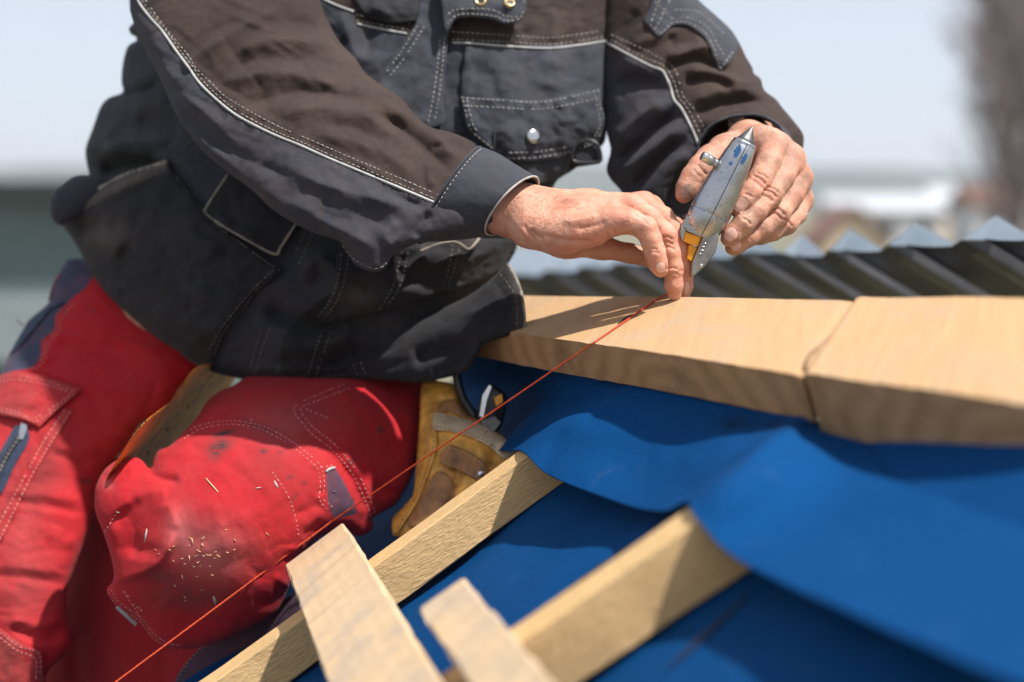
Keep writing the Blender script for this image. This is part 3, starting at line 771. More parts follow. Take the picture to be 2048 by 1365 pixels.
def mark(pts, w, mat, nm, bd):
    q = resample(spline(pts, 6), 6); d_ = np.array([on_deck(a, b, .0012) for a, b in q]); rr = w*np.sin(np.linspace(.25, 2.9, len(d_)))
    vs, fs, cp = tube_data(d_, rr, 6, True, .12); return put(nm, vs, fs+cp, mat, bd)
M['deck_mark'] = plain('dark_brown_mark', (.05, .028, .015), .9)
mark([(1236, 648), (1250, 638), (1264, 629)], .0022, M['deck_mark'], 'dark_mark', bb[0])  # narrow flat dark brown mark on the first board, near the string
mark([(1668, 668), (1655, 690), (1630, 712), (1612, 736)], .006, plain('brown_knot_streak', (.34, .20, .10), .8, nscale=60, namt=.3), 'knot_streak', bb[1])

# ------------------------------------------------------------------ upper membrane draped from under the deck over the battens
def grid_surface(rows, nu, nv):       # rows of world points -> spline surface
    rr = [resample(spline(r, 8), 1e-9+np.linalg.norm(np.diff(np.array(spline(r, 8)), axis=0), axis=1).sum()/nu)[:nu+1] for r in rows]
    rr = [np.stack([np.interp(np.linspace(0, 1, nu+1), np.linspace(0, 1, len(r)), r[:, k]) for k in range(3)], 1) for r in rr]
    out = np.array([resample(spline([r[i] for r in rr], 8), 1) if False else spline([r[i] for r in rr], 8) for i in range(nu+1)])
    idx = np.linspace(0, out.shape[1]-1, nv+1); i0 = np.clip(idx.astype(int), 0, out.shape[1]-2); f = (idx-i0)[None, :, None]
    return out[:, i0]*(1-f)+out[:, i0+1]*f
XA = on_deck(1500, 605)-front_pt(1400); XA /= np.linalg.norm(XA)
def tuck(u):                          # just behind the lower front edge of the boards
    q = front_pt(u)-nd*(.039 if u < 1600 else .049)+XA*.003; uu_, v_, d_ = PX(q); return P(uu_, v_-16, d_+.012)
R0 = [tuck(u) for u in (930, 1080, 1185, 1238, 1285, 1420, 1545, 1590, 1625, 1760, 2125, 2760)]
uvh = lambda pts: [on_roof(a, b, h) for a, b, h in pts]
def crest2(s_): return B2o+dirb2*s_+side2*(tb+.003)+NR*(hb2+.0035), B2o+dirb2*s_+NR*(hb2+.0035)-side2*.003
ss = np.linspace(-.2, .3, 400); sR = ss[np.argmin([abs(PX(B2o+dirb2*q+NR*hb2)[0]-1398) for q in ss])]
Rm = uvh([(900, 770, .004), (1020, 797, .008), (1100, 818, .034), (1148, 832, .050), (1185, 848, .045), (1330, 880, .028), (1440, 905, .040)])+list(crest2(sR-.066))+uvh([(1690, 985, .049), (2120, 1040, .040), (2760, 1140, .04)])
Rn = uvh([(880, 845, .002), (975, 862, .006), (1046, 872, .030), (1092, 868, .049), (1128, 890, .042), (1270, 945, .022), (1375, 970, .036)])+list(crest2(sR-.032))+uvh([(1600, 1060, .044), (2105, 1230, .037), (2760, 1420, .037)])
R1 = uvh([(870, 890, .001), (962, 897, .006), (1016, 902, .030), (1045, 903, .048), (1100, 950, .034), (1250, 1010, .018), (1325, 1024, .030)])+list(crest2(sR))+uvh([(1506, 1136, .030), (2090, 1392, .034), (2760, 1660, .034)])
for k in (5, 6, 9, 10, 11):           # between and beyond the battens the sheet hangs nearly flat
    m_ = .45 if k < 7 else .92
    sag = .006 if k < 7 else .003
    Rm[k] = Rm[k]*(1-m_)+(R0[k]*.60+R1[k]*.40-NR*sag)*m_; Rn[k] = Rn[k]*(1-m_)+(R0[k]*.28+R1[k]*.72-NR*sag)*m_
for k in (7, 8):
    Rm[k] = Rm[k]*.4+(R0[k]*.60+R1[k]*.40+NR*.004)*.6; Rn[k] = Rn[k]*.75+(R0[k]*.28+R1[k]*.72+NR*.004)*.25
rows_ = [spline(r, 18) for r in (R0, Rm, Rn, R1)]
S = np.array([spline([r[i] for r in rows_], 20) for i in range(len(rows_[0]))])
uu, vv, dd = PX(S)
nzf = .0008*noise2(uu, vv, 120, 8)+.00025*noise2(uu, vv, 30, 9)
for pts, w, h, w2 in (([(1100, 720), (1010, 800), (950, 880)], 16, 4, 16), ([(1150, 735), (1060, 810), (1000, 890)], 14, -4, 14), ([(1040, 720), (960, 790), (920, 850)], 12, 3, 20)):
    nzf += stroke(uu, vv, pts, w, h, w2)*.001
S = S+NR*nzf[..., None]
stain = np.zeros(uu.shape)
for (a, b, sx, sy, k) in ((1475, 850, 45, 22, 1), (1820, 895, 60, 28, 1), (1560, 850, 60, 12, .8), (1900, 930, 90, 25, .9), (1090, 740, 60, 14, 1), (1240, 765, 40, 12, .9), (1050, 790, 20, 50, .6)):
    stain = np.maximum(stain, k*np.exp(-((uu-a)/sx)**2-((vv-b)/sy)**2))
nu, nv = S.shape[0], S.shape[1]; ix = np.arange(nu*nv).reshape(nu, nv)
fq = np.stack([ix[:-1, :-1], ix[1:, :-1], ix[1:, 1:], ix[:-1, 1:]], -1).reshape(-1, 4)
top = S.reshape(-1, 3); bot = (S-NR*.0012).reshape(-1, 3); n_ = nu*nv
edge = np.r_[ix[:, -1]]
rimq = np.stack([edge[:-1], edge[1:], edge[1:]+n_, edge[:-1]+n_], 1)
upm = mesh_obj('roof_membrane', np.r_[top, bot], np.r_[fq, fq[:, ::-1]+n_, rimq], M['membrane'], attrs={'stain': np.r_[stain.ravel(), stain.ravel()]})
set_props(upm, 'upper blue roofing sheet draped over both battens with a wavy free edge', 'roofing sheet')

# ------------------------------------------------------------------ ribbed metal sheet behind the deck
ms = thing('metal_sheet', 'dark ribbed metal roofing sheet with triangular raised ends behind the deck', 'metal sheet', P(1500, 520, 1.9))
peaks = [(830, 566, 3.1), (900, 562, 2.98), (970, 556, 2.84), (1040, 548, 2.7), (1110, 541, 2.6), (1180, 533, 2.5), (1250, 525, 2.4), (1330, 519, 2.28), (1412, 514, 2.16), (1497, 503, 2.05), (1590, 510, 1.95), (1685, 500, 1.86), (1812, 490, 1.76), (1968, 478, 1.66), (2120, 462, 1.56)]
def mq(name, pts, mat=None, th=.0012):
    pts = np.array(pts); nn = np.cross(pts[1]-pts[0], pts[-1]-pts[0]); nn /= np.linalg.norm(nn); n = len(pts)
    if nn@FW > 0: nn = -nn
    vs = np.r_[pts, pts-nn*th]; fs = [tuple(range(n)), tuple(range(2*n-1, n-1, -1))]+[(i, n+i, n+(i+1) % n, (i+1) % n) for i in range(n)]
    return put(name, vs, fs, mat or M['sheet'], ms, smooth=False)
for i in range(len(peaks)-1):
    (u0, v0, d0), (u1, v1, d1) = peaks[i], peaks[i+1]; w = u1-u0
    # pan: scalloped upper edge, runs down to the right and towards us
    dn = lambda u, v, d: P(u+1.75*(640-v)*.95, 640, d+.10)
    ed = [(u0, v0), (u0+.2*w, v0+3), (u0+.4*w, v0+4), (u0+.58*w, v0+3), (u0+.72*w, v0*.3+v1*.7-2)]
    up_ = [P(a, b, d0+(d1-d0)*(a-u0)/w) for a, b in ed]; lo_ = [dn(a, b, d0+(d1-d0)*(a-u0)/w) for a, b in ed]
    vs = np.array(up_+lo_); n5 = len(ed); fs = [(k+1, k, n5+k, n5+k+1) for k in range(n5-1)]
    vs2 = np.r_[vs, vs+FW*.0012]; fs2 = fs+[tuple(j+2*n5 for j in f[::-1]) for f in fs]+[(k, k+1, 2*n5+k+1, 2*n5+k) for k in range(n5-1)]
    put('pan', vs2, fs2, M['sheet_back'], ms, smooth=True)
    # recessed flank between two pans
    a_ = ed[-1]; da = d0+(d1-d0)*.72; b_ = (u1, v1)
    mq('flank', [P(a_[0], a_[1], da), P(b_[0], b_[1], d1+.045), dn(b_[0], b_[1], d1+.045), dn(a_[0], a_[1], da)], M['sheet_back'])
    # raised rib end: apex above the edge, long slope back to the pan
    hgt = 38*(2.05/d1)*(1.0 if u1 > 1300 else .5)
    apex = P(u1+.16*w, v1-hgt, d1+.06)
    nx_w = (peaks[i+2][0]-u1) if i+2 < len(peaks) else w
    mq('rib_end', [apex, P(u1-.02*w, v1+2, d1+.02), P(u1+.72*nx_w, v1+6, d1-.03)])
    mq('rib_flank', [P(a_[0], a_[1], da), apex, P(u1-.02*w, v1+2, d1+.02)])

# ------------------------------------------------------------------ hazy air
def haze():
    hm = bpy.data.materials.new('haze'); hm.use_nodes = True; t = hm.node_tree; t.nodes.clear()
    o = t.nodes.new('ShaderNodeOutputMaterial'); v = t.nodes.new('ShaderNodeVolumePrincipled')
    v.inputs['Color'].default_value = (.86, .92, 1, 1); v.inputs['Density'].default_value = .00028; v.inputs['Anisotropy'].default_value = .2
    t.links.new(v.outputs[0], o.inputs['Volume'])
    vs, fs = box((-6100, -6100, -1), (6100, 6100, 110))
    mesh_obj('haze', vs, fs, hm, kind='stuff', smooth=False)
haze()

s2 = thing('metal_sheet', 'pale blue grey metal roof slope blurred behind the wrists, left of the raised peaks', 'metal sheet', P(1150, 540, 3.6))
for k in range(9):
    ua = 930+k*46; q = [P(ua, 497, 3.9), P(ua+30, 495, 3.9), P(ua+46, 492, 3.88), P(ua+46+40, 556, 3.3), P(ua+30+40, 560, 3.3), P(ua+40, 560, 3.3)]
    put('pan', [*q, *[x+FW*.002-UP*.001 for x in q]], [(0, 5, 4, 1), (1, 4, 3, 2), (6, 7, 10, 11), (7, 8, 9, 10)], M['sheet'], s2, smooth=False)
# ------------------------------------------------------------------ the worker: clothes
person = thing('person', 'worker in grey brown jacket and red trousers kneeling with a chalk line', 'person', P(500, 1365, 1.5))
jmid = depth_field([(180, 300, 1.66), (400, 0, 1.60), (400, 600, 1.585), (640, 300, 1.60), (820, 50, 1.60), (1060, 260, 1.585), (1200, 60, 1.60), (1000, 600, 1.575), (700, 720, 1.56), (250, 560, 1.62)])
torso = Layer([(255, -160), (259, 0), (262, 26), (268, 44), (258, 56), (262, 69), (277, 79), (255, 94), (245, 132), (243, 164), (245, 185), (218, 196), (201, 214), (186, 255), (173, 290), (171, 311), (177, 343), (181, 352),
               (148, 353), (119, 373), (102, 388), (100, 414), (104, 438), (123, 451), (139, 470), (160, 504), (186, 553), (224, 600), (280, 650), (324, 684), (353, 701), (385, 726), (440, 748), (500, 760), (570, 762), (640, 764),
               (710, 757), (774, 759), (838, 764), (897, 754), (930, 738), (950, 690), (985, 600), (1005, 540), (1035, 490), (1080, 440), (1110, 368), (1132, 348), (1145, 318), (1200, 296), (1214, 250), (1214, 90), (1224, -60), (1230, -160)],
              jmid, k=.50, maxt=.15, folds=[
    ([(246, 188), (285, 182), (321, 167)], 9, -12), ([(250, 165), (300, 150), (330, 130)], 18, 8), ([(280, 82), (262, 100), (252, 130)], 10, 5),
    ([(236, 200), (233, 243), (201, 284)], 9, 6, 14), ([(200, 300), (265, 283), (345, 290)], 20, 10), ([(270, 240), (330, 246), (370, 262)], 18, -9),
    ([(195, 352), (250, 332), (335, 320)], 22, -28), ([(230, 220), (300, 205), (350, 200)], 20, 6),
    ([(590, 540), (640, 520), (680, 560), (650, 620)], 26, 16), ([(520, 610), (600, 645), (700, 650)], 16, -22), ([(500, 590), (570, 560), (640, 545)], 24, 10),
    ([(560, 690), (640, 690), (720, 660)], 20, 8), ([(480, 745), (600, 740), (720, 735)], 12, 5), ([(640, 735), (690, 715), (740, 690)], 8, -10),
    ([(1020, 110), (1016, 200), (1020, 320)], 16, 3), ([(960, 100), (950, 160), (948, 250)], 14, -2.5), ([(1120, 100), (1130, 160), (1118, 220)], 18, 3),
    ([(760, 20), (740, 60), (735, 120)], 16, -8), ([(680, 20), (700, 80), (720, 140)], 14, 6), ([(1100, 10), (1110, 50), (1100, 90)], 12, 3), ([(1160, 0), (1165, 50), (1175, 85)], 10, -3), ([(1030, 50), (1040, 80), (1030, 95)], 10, 2)],
    noise=((60, 2.2, 3, 1, 1), (22, .5, 5, 1, 1)), ridged=((46, 2.2, 11, 20, 2.0),),
    pucker=[([(714, 48), (760, 58), (814, 68)], 10, .7, 9, 1), ([(904, 86), (1000, 92), (1091, 97), (1214, 82)], 10, .7, 9, 2)])
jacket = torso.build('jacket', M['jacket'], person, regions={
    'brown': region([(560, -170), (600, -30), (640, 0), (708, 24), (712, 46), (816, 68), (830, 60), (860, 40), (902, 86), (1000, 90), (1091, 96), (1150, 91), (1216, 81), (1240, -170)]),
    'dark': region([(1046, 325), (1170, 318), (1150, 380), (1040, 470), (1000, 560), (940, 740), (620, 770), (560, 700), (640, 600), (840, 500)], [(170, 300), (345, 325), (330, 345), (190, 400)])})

# --- hip pocket, flaps, lower front pocket, hem roll: cloth pieces sewn on, each with its own thickness
hip = Layer([(119, 432), (119, 432), (150, 405), (190, 384), (250, 352), (300, 336), (335, 325), (335, 325), (343, 340), (385, 392), (425, 440), (500, 495), (565, 536), (565, 536), (517, 582), (482, 624), (453, 661), (435, 700), (418, 732),
             (385, 724), (353, 700), (324, 683), (280, 649), (224, 599), (186, 552), (160, 503), (138, 467)], None, base=torso, lift=.005, bulge=.022, folds=[
    ([(140, 425), (220, 380), (330, 330)], 16, 13, 40), ([(150, 455), (195, 455), (250, 450)], 14, -9), ([(165, 478), (215, 492), (250, 508)], 12, 9, 16), ([(200, 400), (215, 440), (205, 480)], 14, 5), ([(230, 500), (320, 530), (380, 560)], 26, -7),
    ([(270, 470), (272, 440), (280, 410)], 12, -5), ([(480, 640), (440, 600), (380, 590)], 30, 5), ([(300, 640), (350, 640), (420, 690)], 26, 5)], noise=((60, 1.6, 13, 1, 1),), ridged=((60, 3.0, 15, 35, 2.2),), pucker=[([(345, 345), (430, 448), (565, 536)], 9, .7, 9, 3), ([(560, 540), (480, 626), (428, 712)], 9, .8, 9, 4)])
hip_o = hip.build('hip_pocket', M['pocket'], jacket, thick=.003, regions={'worn': lambda u, v: np.exp(-((v-(432-.5*(u-119)))/12)**2)*.9+np.exp(-((u-215)/50)**2-((v-470)/40)**2)*.6})
sflap = Layer([(456, 350), (415, 412), (412, 427), (412, 427), (441, 449), (482, 473), (548, 508), (548, 508), (562, 494), (593, 448), (570, 400), (500, 350)], None, base=torso, lift=.014, bulge=.004,
              folds=[([(420, 420), (480, 465), (548, 500)], 8, 4)])
sflap.build('pocket_flap', M['pocket'], jacket, thick=.003, regions={'worn': lambda u, v: np.zeros(u.shape)})
lowp = Layer([(606, 638), (606, 638), (629, 641), (651, 619), (668, 573), (676, 500), (690, 470), (800, 470), (905, 478), (1010, 478), (1034, 492), (1018, 526), (1018, 526), (985, 548), (940, 568), (900, 581), (822, 603), (774, 620), (693, 636), (640, 645)],
             None, base=torso, lift=.016, bulge=.012, folds=[([(676, 500), (668, 575), (640, 635)], 8, 8, 14), ([(700, 520), (740, 545), (800, 560)], 16, 6), ([(690, 600), (760, 590), (850, 570)], 20, 7), ([(820, 530), (880, 525), (940, 520)], 18, 5),
                                                             ([(700, 560), (760, 575), (840, 565)], 10, -3), ([(930, 530), (970, 505), (1010, 490)], 14, 6)], noise=((40, 1.3, 23, 1, 1),), ridged=((36, 2.2, 25, -15, 2.0),), pucker=[([(676, 500), (668, 573), (640, 640)], 9, .8, 9, 5), ([(810, 505), (792, 573), (766, 615)], 9, .8, 9, 6), ([(913, 490), (905, 526), (890, 582)], 9, .8, 9, 7)])
lowp_o = lowp.build('front_pocket', M['pocket'], jacket, thick=.004, regions={'worn': lambda u, v: np.exp(-((u-712)/40)**2-((v-590)/28)**2)*.6+.2*np.exp(-((u-930)/40)**2-((v-540)/28)**2)})
rollmid = depth_field([(700, 720, 1.545), (900, 660, 1.50), (1030, 610, 1.455), (990, 690, 1.46), (400, 705, 1.60), (540, 735, 1.57)])
roll = Layer([(372, 716), (400, 732), (440, 749), (500, 761), (570, 763), (640, 766), (710, 759), (774, 761), (838, 765), (897, 755), (929, 744), (945, 731), (958, 709), (967, 690), (1016, 673), (1045, 667), (1045, 667), (1052, 648), (1048, 606), (1042, 580), (1029, 551), (1014, 524), (1014, 524),
              (985, 556), (940, 590), (890, 615), (840, 640), (780, 662), (730, 690), (690, 704), (640, 706), (570, 702), (500, 692), (430, 676), (385, 690)], rollmid, k=.85, folds=[
    ([(720, 735), (800, 700), (900, 650), (1010, 600)], 30, 6), ([(820, 720), (900, 700), (960, 690)], 16, -10), ([(990, 560), (1010, 600), (1020, 660)], 10, -3), ([(700, 750), (716, 720), (735, 695)], 8, 4), ([(860, 745), (900, 735), (940, 715)], 10, -6)], noise=((50, 1.5, 31, 1, 1),), maxt=.055, ridged=((44, 2.0, 33, -28, 2.2),))
roll_o = roll.build('hem', M['pocket'], jacket, regions={'worn': lambda u, v: np.exp(-((u-1040)/14)**2)*.35})
# back flap edge at far left
bf = Layer([(181, 352), (148, 353), (119, 373), (102, 388), (100, 414), (104, 438), (123, 451), (160, 430), (200, 400), (215, 370)], 1.60, k=.9)
bf.build('back_hem', M['jacket'], jacket, regions={'brown': lambda u, v: np.full(u.shape, -9.), 'dark': lambda u, v: np.full(u.shape, -9.)})

# --- chest
placket = Layer([(850, -40), (834, 40), (816, 70), (790, 110), (765, 143), (755, 172), (770, 250), (880, 252), (886, 200), (891, 140), (897, 70), (906, 50), (905, -40)], None, base=torso, lift=.007, bulge=.002, folds=[([(840, 40), (800, 105), (760, 160)], 7, 3)])
placket.build('placket', M['flap'], jacket, thick=.0025)
cpock = Layer([(931, 94), (931, 94), (1212, 86), (1212, 86), (1212, 200), (1213, 250), (1190, 292), (1140, 345), (1060, 372), (1020, 350), (950, 300), (922, 200)], None, base=torso, lift=.004, bulge=.004, folds=[
    ([(1000, 110), (1002, 160), (998, 195)], 14, 2), ([(1100, 105), (1105, 150), (1100, 195)], 16, 2.4), ([(1050, 110), (1052, 160), (1050, 195)], 12, -1.8), ([(1160, 100), (1165, 140), (1160, 180)], 10, -2)], noise=((30, .7, 41, 1, 1),), ridged=((34, .9, 45, 80, 1.8),))
cpock.build('chest_pocket', M['flap'], jacket, thick=.002)
cflap = Layer([(920, 194), (920, 194), (942, 195), (1010, 198), (1069, 201), (1120, 194), (1201, 176), (1201, 176), (1202, 205), (1215, 249), (1215, 249), (1197, 289), (1142, 311), (1076, 322), (1021, 324), (1003, 319), (966, 289), (941, 267), (931, 253)],
              None, base=cpock, lift=.005, bulge=.005, folds=[([(990, 205), (1000, 250), (1010, 315)], 14, 2), ([(1060, 210), (1056, 240), (1066, 270)], 14, -1.6), ([(1120, 210), (1125, 250), (1110, 300)], 18, 2.2), ([(1180, 200), (1185, 240), (1170, 280)], 10, -2)], noise=((30, .8, 43, 1, 1),), ridged=((30, .9, 47, 60, 1.6),), pucker=[([(922, 200), (1069, 210), (1200, 186)], 12, .7, 8, 8), ([(948, 268), (1022, 317), (1140, 304), (1200, 280)], 12, .7, 8, 9)])
cflap_o = cflap.build('pocket_flap', M['flap'], jacket, thick=.003)
collar = Layer([(893, -60), (886, 33), (893, 66), (893, 66), (902, 50), (911, 40), (930, 35), (966, 37), (988, 41), (1007, 48), (1032, 46), (1050, 29), (1050, 29), (1054, 0), (1060, -60)], None, base=torso, lift=.024, bulge=.006, folds=[([(900, 20), (960, 15), (1040, 10)], 12, 3)])
collar_o = collar.build('collar', M['flap'], jacket, thick=.003)
lapel = Layer([(700, -60), (720, 20), (760, 45), (830, 44), (870, 20), (880, -60)], None, base=torso, lift=.003, bulge=.006)
lapel_o = lapel.build('inner_shirt', M['blackcloth'], jacket, thick=.002)
shirt = Layer([(826, -40), (832, 4), (846, 12), (854, 2), (850, -40)], None, base=lapel, lift=.003)
shirt.build('shirt_collar', M['red'], lapel_o, thick=.002, regions={k: (lambda u, v: np.full(u.shape, -9.)) for k in ('navy', 'stain', 'pale', 'grime')}) if False else None

def disc(name, u, v, rpx, surf, mat, parent, lift=.002, dome=.35, hole=0.0, n=28, **kw):
    d = float(surf(u, v))-lift; c = P(u, v, d); r = rpx*d/FPX
    e = 4.0; n1 = P(u+e, v, float(surf(u+e, v)))-P(u-e, v, float(surf(u-e, v))); n2 = P(u, v-e, float(surf(u, v-e)))-P(u, v+e, float(surf(u, v+e)))
    A = n1/np.linalg.norm(n1); N = np.cross(n2, A); N = N/np.linalg.norm(N)
    if N@FW > 0: N = -N
    B = np.cross(N, A); prof = [(1.0, -.35), (1.0, 0), (.93, dome*.45), (.8, dome*.7), (.5, dome*.93), (.2, dome)] if not hole else [(1, -.3), (1, 0), (.9, dome), (.72, dome*1.1), (hole, dome*.4), (hole, -.3)]
    vs = []; fs = []
    for (rr, hh) in prof:
        for k in range(n): a = 2*math.pi*k/n; vs.append(c+r*(rr*(math.cos(a)*A+math.sin(a)*B)+hh*N))
    for i in range(len(prof)-1):
        for k in range(n): fs.append((i*n+k, i*n+(k+1) % n, (i+1)*n+(k+1) % n, (i+1)*n+k))
    if not hole: fs.append(tuple(range((len(prof)-1)*n, len(prof)*n)))
    return put(name, vs, fs, mat, parent, **kw)
disc('snap_button', 1067, 273, 15, cflap, M['steel'], cflap_o, dome=.3)
for (u, v) in ((961, 2), (1019, 6)):
    disc('grommet', u, v, 12, collar, M['brass'], collar_o, dome=.25, hole=.45); disc('grommet_core', u, v, 6.5, collar, M['black'], collar_o, lift=.0012, dome=.05)
tab = Layer([(988, 260), (988, 260), (1016, 262), (1016, 262), (1012, 320), (1012, 320), (988, 310), (988, 310)], None, base=cflap, lift=.002)
tab.build('black_tab', M['blackcloth'], cflap_o, thick=.0015)
web = Layer([(1146, 300), (1146, 300), (1196, 292), (1196, 292), (1199, 328), (1199, 328), (1152, 335), (1152, 335)], None, base=lambda u, v: np.full(np.shape(u), float(cflap(1170, 300))-.004), lift=.004, bulge=.003)
web_o = web.build('ring_webbing', M['blackcloth'], cflap_o, thick=.006)
dz = float(cflap(1170, 300))-.012
dr = spline([(1146, 322), (1147, 300), (1158, 286), (1176, 281), (1192, 287), (1199, 300), (1200, 322), (1175, 326)], 6, True)
dr = np.r_[dr, dr[:2]]; MB().tube(P(dr[:, 0], dr[:, 1], dz), .0021, 8).build('d_ring', M['black'], cflap_o)

# --- right sleeve (crossing in front of the body)
PIPE = [(268, -30), (277, 3), (300, 35), (324, 62), (353, 103), (377, 135), (397, 164), (429, 196), (470, 229), (517, 255), (560, 275), (600, 291), (660, 318), (720, 343), (780, 368), (830, 389), (872, 407)]
smid = depth_field([(440, -60, 1.53), (420, 120, 1.47), (600, 300, 1.415), (760, 360, 1.39), (900, 390, 1.375), (1000, 405, 1.366), (640, 100, 1.47)])
sleeve = Layer([(255, -160), (259, 0), (262, 29), (277, 73), (294, 108), (315, 147), (333, 188), (353, 231), (379, 270), (420, 316), (500, 378), (516, 392), (548, 422), (597, 452), (635, 469), (661, 477), (681, 485), (697, 506), (706, 525),
                (726, 538), (751, 545), (768, 538), (777, 525), (790, 508), (842, 484), (880, 474), (930, 460), (985, 446), (1010, 420), (1010, 395), (985, 350), (960, 312), (950, 288), (905, 266), (862, 255), (830, 230), (800, 195), (735, 150), (710, 115), (680, 85), (655, 40), (640, 0), (622, -60), (610, -160)],
               smid, k=.78, maxt=.105, folds=[
    ([(560, 10), (500, 45), (420, 95), (392, 135)], 12, 7, 20), ([(520, 56), (565, 42), (650, 56)], 16, -5), ([(470, 110), (520, 85), (590, 80), (650, 95)], 16, 7), ([(440, 150), (520, 120), (600, 120), (680, 130)], 15, -5),
    ([(430, 175), (500, 150), (600, 150), (700, 185)], 18, 7), ([(480, 220), (560, 190), (660, 190), (750, 220)], 16, -6), ([(560, 235), (640, 215), (740, 235), (800, 270)], 18, 5),
    ([(742, 222), (795, 255), (845, 295), (905, 350)], 9, -12, 15), ([(770, 205), (830, 240), (885, 285), (930, 335)], 13, 8), ([(700, 165), (760, 195), (800, 215)], 14, 6), ([(860, 300), (890, 290), (935, 300)], 8, -4), ([(855, 320), (858, 345), (862, 380)], 7, 3.5),
    ([(620, 270), (700, 280), (790, 320), (850, 370)], 16, 5), ([(650, 250), (720, 262), (790, 295)], 12, -4), ([(400, 100), (380, 125), (372, 150)], 8, 3), ([(470, 40), (430, 60), (400, 80)], 8, -3),
    ([(285, 20), (315, 100), (353, 172), (426, 240), (485, 290)], 11, 4.5, 20), ([(275, 60), (305, 125), (345, 195), (410, 265), (490, 335)], 12, -6), ([(340, 215), (400, 285), (500, 365), (600, 435)], 16, 4),
    ([(560, 330), (660, 375), (760, 400), (850, 425)], 18, 6), ([(620, 415), (700, 440), (800, 450)], 26, -5), ([(560, 390), (640, 440), (720, 480), (760, 510)], 22, 7), ([(790, 500), (770, 470), (800, 440)], 12, 6, 18), ([(830, 480), (840, 450), (865, 425)], 10, -5),
    ([(730, 370), (800, 398), (862, 418)], 9, -4), ([(690, 500), (715, 520), (750, 530)], 10, -5), ([(430, 280), (520, 330), (600, 360)], 14, -4)],
    noise=((55, 1.8, 7, 1, 1), (18, .45, 9, 1, 1)), ridged=((56, 1.8, 21, 30, 3.6), (26, .35, 22, 30, 2.4)), pucker=[(PIPE, 13, .9, 10, 10)], fs=1.2)
sleeve_o = sleeve.build('sleeve', M['sleeve'], jacket, regions={'brown': region(PIPE+[(900, 360), (960, 300), (1100, 200), (720, -170), (255, -170)])})
piping('piping', PIPE, sleeve, .0013, M['piping'], sleeve_o)
S1 = [(272, -30), (284, 0), (307, 33), (332, 62), (360, 101), (384, 132), (404, 160), (435, 191), (474, 222), (520, 248), (562, 268), (602, 284), (662, 311), (722, 336), (782, 361), (832, 382), (874, 400)]
S2 = [(285, -30), (291, 0), (333, 59), (374, 108), (382, 120), (391, 136), (423, 167), (450, 193), (500, 223), (560, 255), (620, 280), (700, 315), (800, 357), (880, 392)]
stitching('stitching', [S1, S2], sleeve, M['thread'], sleeve_o, kind='stuff')
stitching('hem_stitching', [[(684, 490), (700, 512), (728, 531), (752, 538), (770, 530), (780, 515)]], sleeve, M['hem_edge'], sleeve_o, dash=9, gap=3, kind='stuff')

# right cuff: an open tube of doubled cloth round the wrist
def cuff(name, rings, mat, parent, th=.0028, n=48, folds=0.0, seed=0):
    """rings: (centre, half vector across, depth half axis vector)"""
    rng = np.random.default_rng(seed); cs = [np.array([r[i] for r in rings]) for i in range(3)]
    k = 14; t = np.linspace(0, len(rings)-1, k); itp = lambda A: np.stack([np.interp(t, np.arange(len(rings)), A[:, j]) for j in range(3)], 1)
    C, A, B = map(itp, cs); vs = []; ph = rng.uniform(0, 6, 4)
    for lay in (0, 1):
        for i in range(k):
            for j in range(n):
                a = 2*math.pi*j/n; w = 1+folds*(.020*math.sin(3*a+ph[0]+i*.15)+.014*math.sin(5*a+ph[1]-i*.2)+.008*math.sin(11*a+ph[2]+i*.5)+.006*math.sin(17*a+ph[3]-i*.9))
                e = A[i]*math.cos(a)+B[i]*math.sin(a); L = np.linalg.norm(e); s_ = w-(th/L if lay else 0)
                rim = (-.0006 if lay == 0 and i in (0, k-1) else 0)
                vs.append(C[i]+e*(s_+rim/L))
    fs = []; N = k*n
    for lay in (0, 1):
        for i in range(k-1):
            for j in range(n):
                q = (i*n+j, i*n+(j+1) % n, (i+1)*n+(j+1) % n, (i+1)*n+j); fs.append(tuple(x+lay*N for x in (q if lay == 0 else q[::-1])))
    for i in (0, k-1):
        for j in range(n):
            q = (i*n+j, i*n+(j+1) % n, N+i*n+(j+1) % n, N+i*n+j); fs.append(q if i else q[::-1])
    return put(name, vs, np.array(fs), mat, parent)
def ring(ua, va, ub, vb, d, dep, bow):
    """across from (ua,va) to (ub,vb) at depth d; near side bows bow px sideways"""
    a, b = P(ua, va, d), P(ub, vb, d); c = (a+b)/2; A = (a-b)/2
    ax = np.cross(A, FW); ax /= np.linalg.norm(ax)
    if ax@RT < 0: ax = -ax
    return c, A, -FW*dep-ax*(bow*d/FPX)
RC = [ring(962, 296, 838, 486, 1.378, .050, 8), ring(1000, 314, 880, 484, 1.374, .045, 16), ring(1040, 336, 930, 478, 1.369, .040, 18), ring(1076, 357, 972, 468, 1.362, .036, 20)]
cuff_o = cuff('cuff', RC, M['flap'], jacket, folds=.8, seed=3)
def ring_path(r, s=1.0, a0=0, a1=2*math.pi, n=120): return [r[0]+s*(r[1]*math.cos(a)+r[2]*math.sin(a)) for a in np.linspace(a0, a1, n)]
def world_stitch(name, path, mat, parent, dash=.0032, gap=.0019, r=.0005, **kw):
    p = resample(path, .0004); mb = MB(); i = 0
    while i+3 < len(p):
        j = min(len(p)-1, i+int(dash/.0004)); m = (i+j)//2
        mb.tube(p[[i, m, j]], [r*.7, r, r*.7], 5); i = j+int(gap/.0004)
    return mb.build(name, mat, parent, **kw)
lerp = lambda r, q, t: tuple(a*(1-t)+b*t for a, b in zip(r, q))
world_stitch('stitching', ring_path(lerp(RC[0], RC[1], .22), 1.012), M['thread'], cuff_o, kind='stuff')
MB().tube(ring_path(RC[3], .99), .0011, 6).build('cuff_edge', M['thread'], cuff_o)
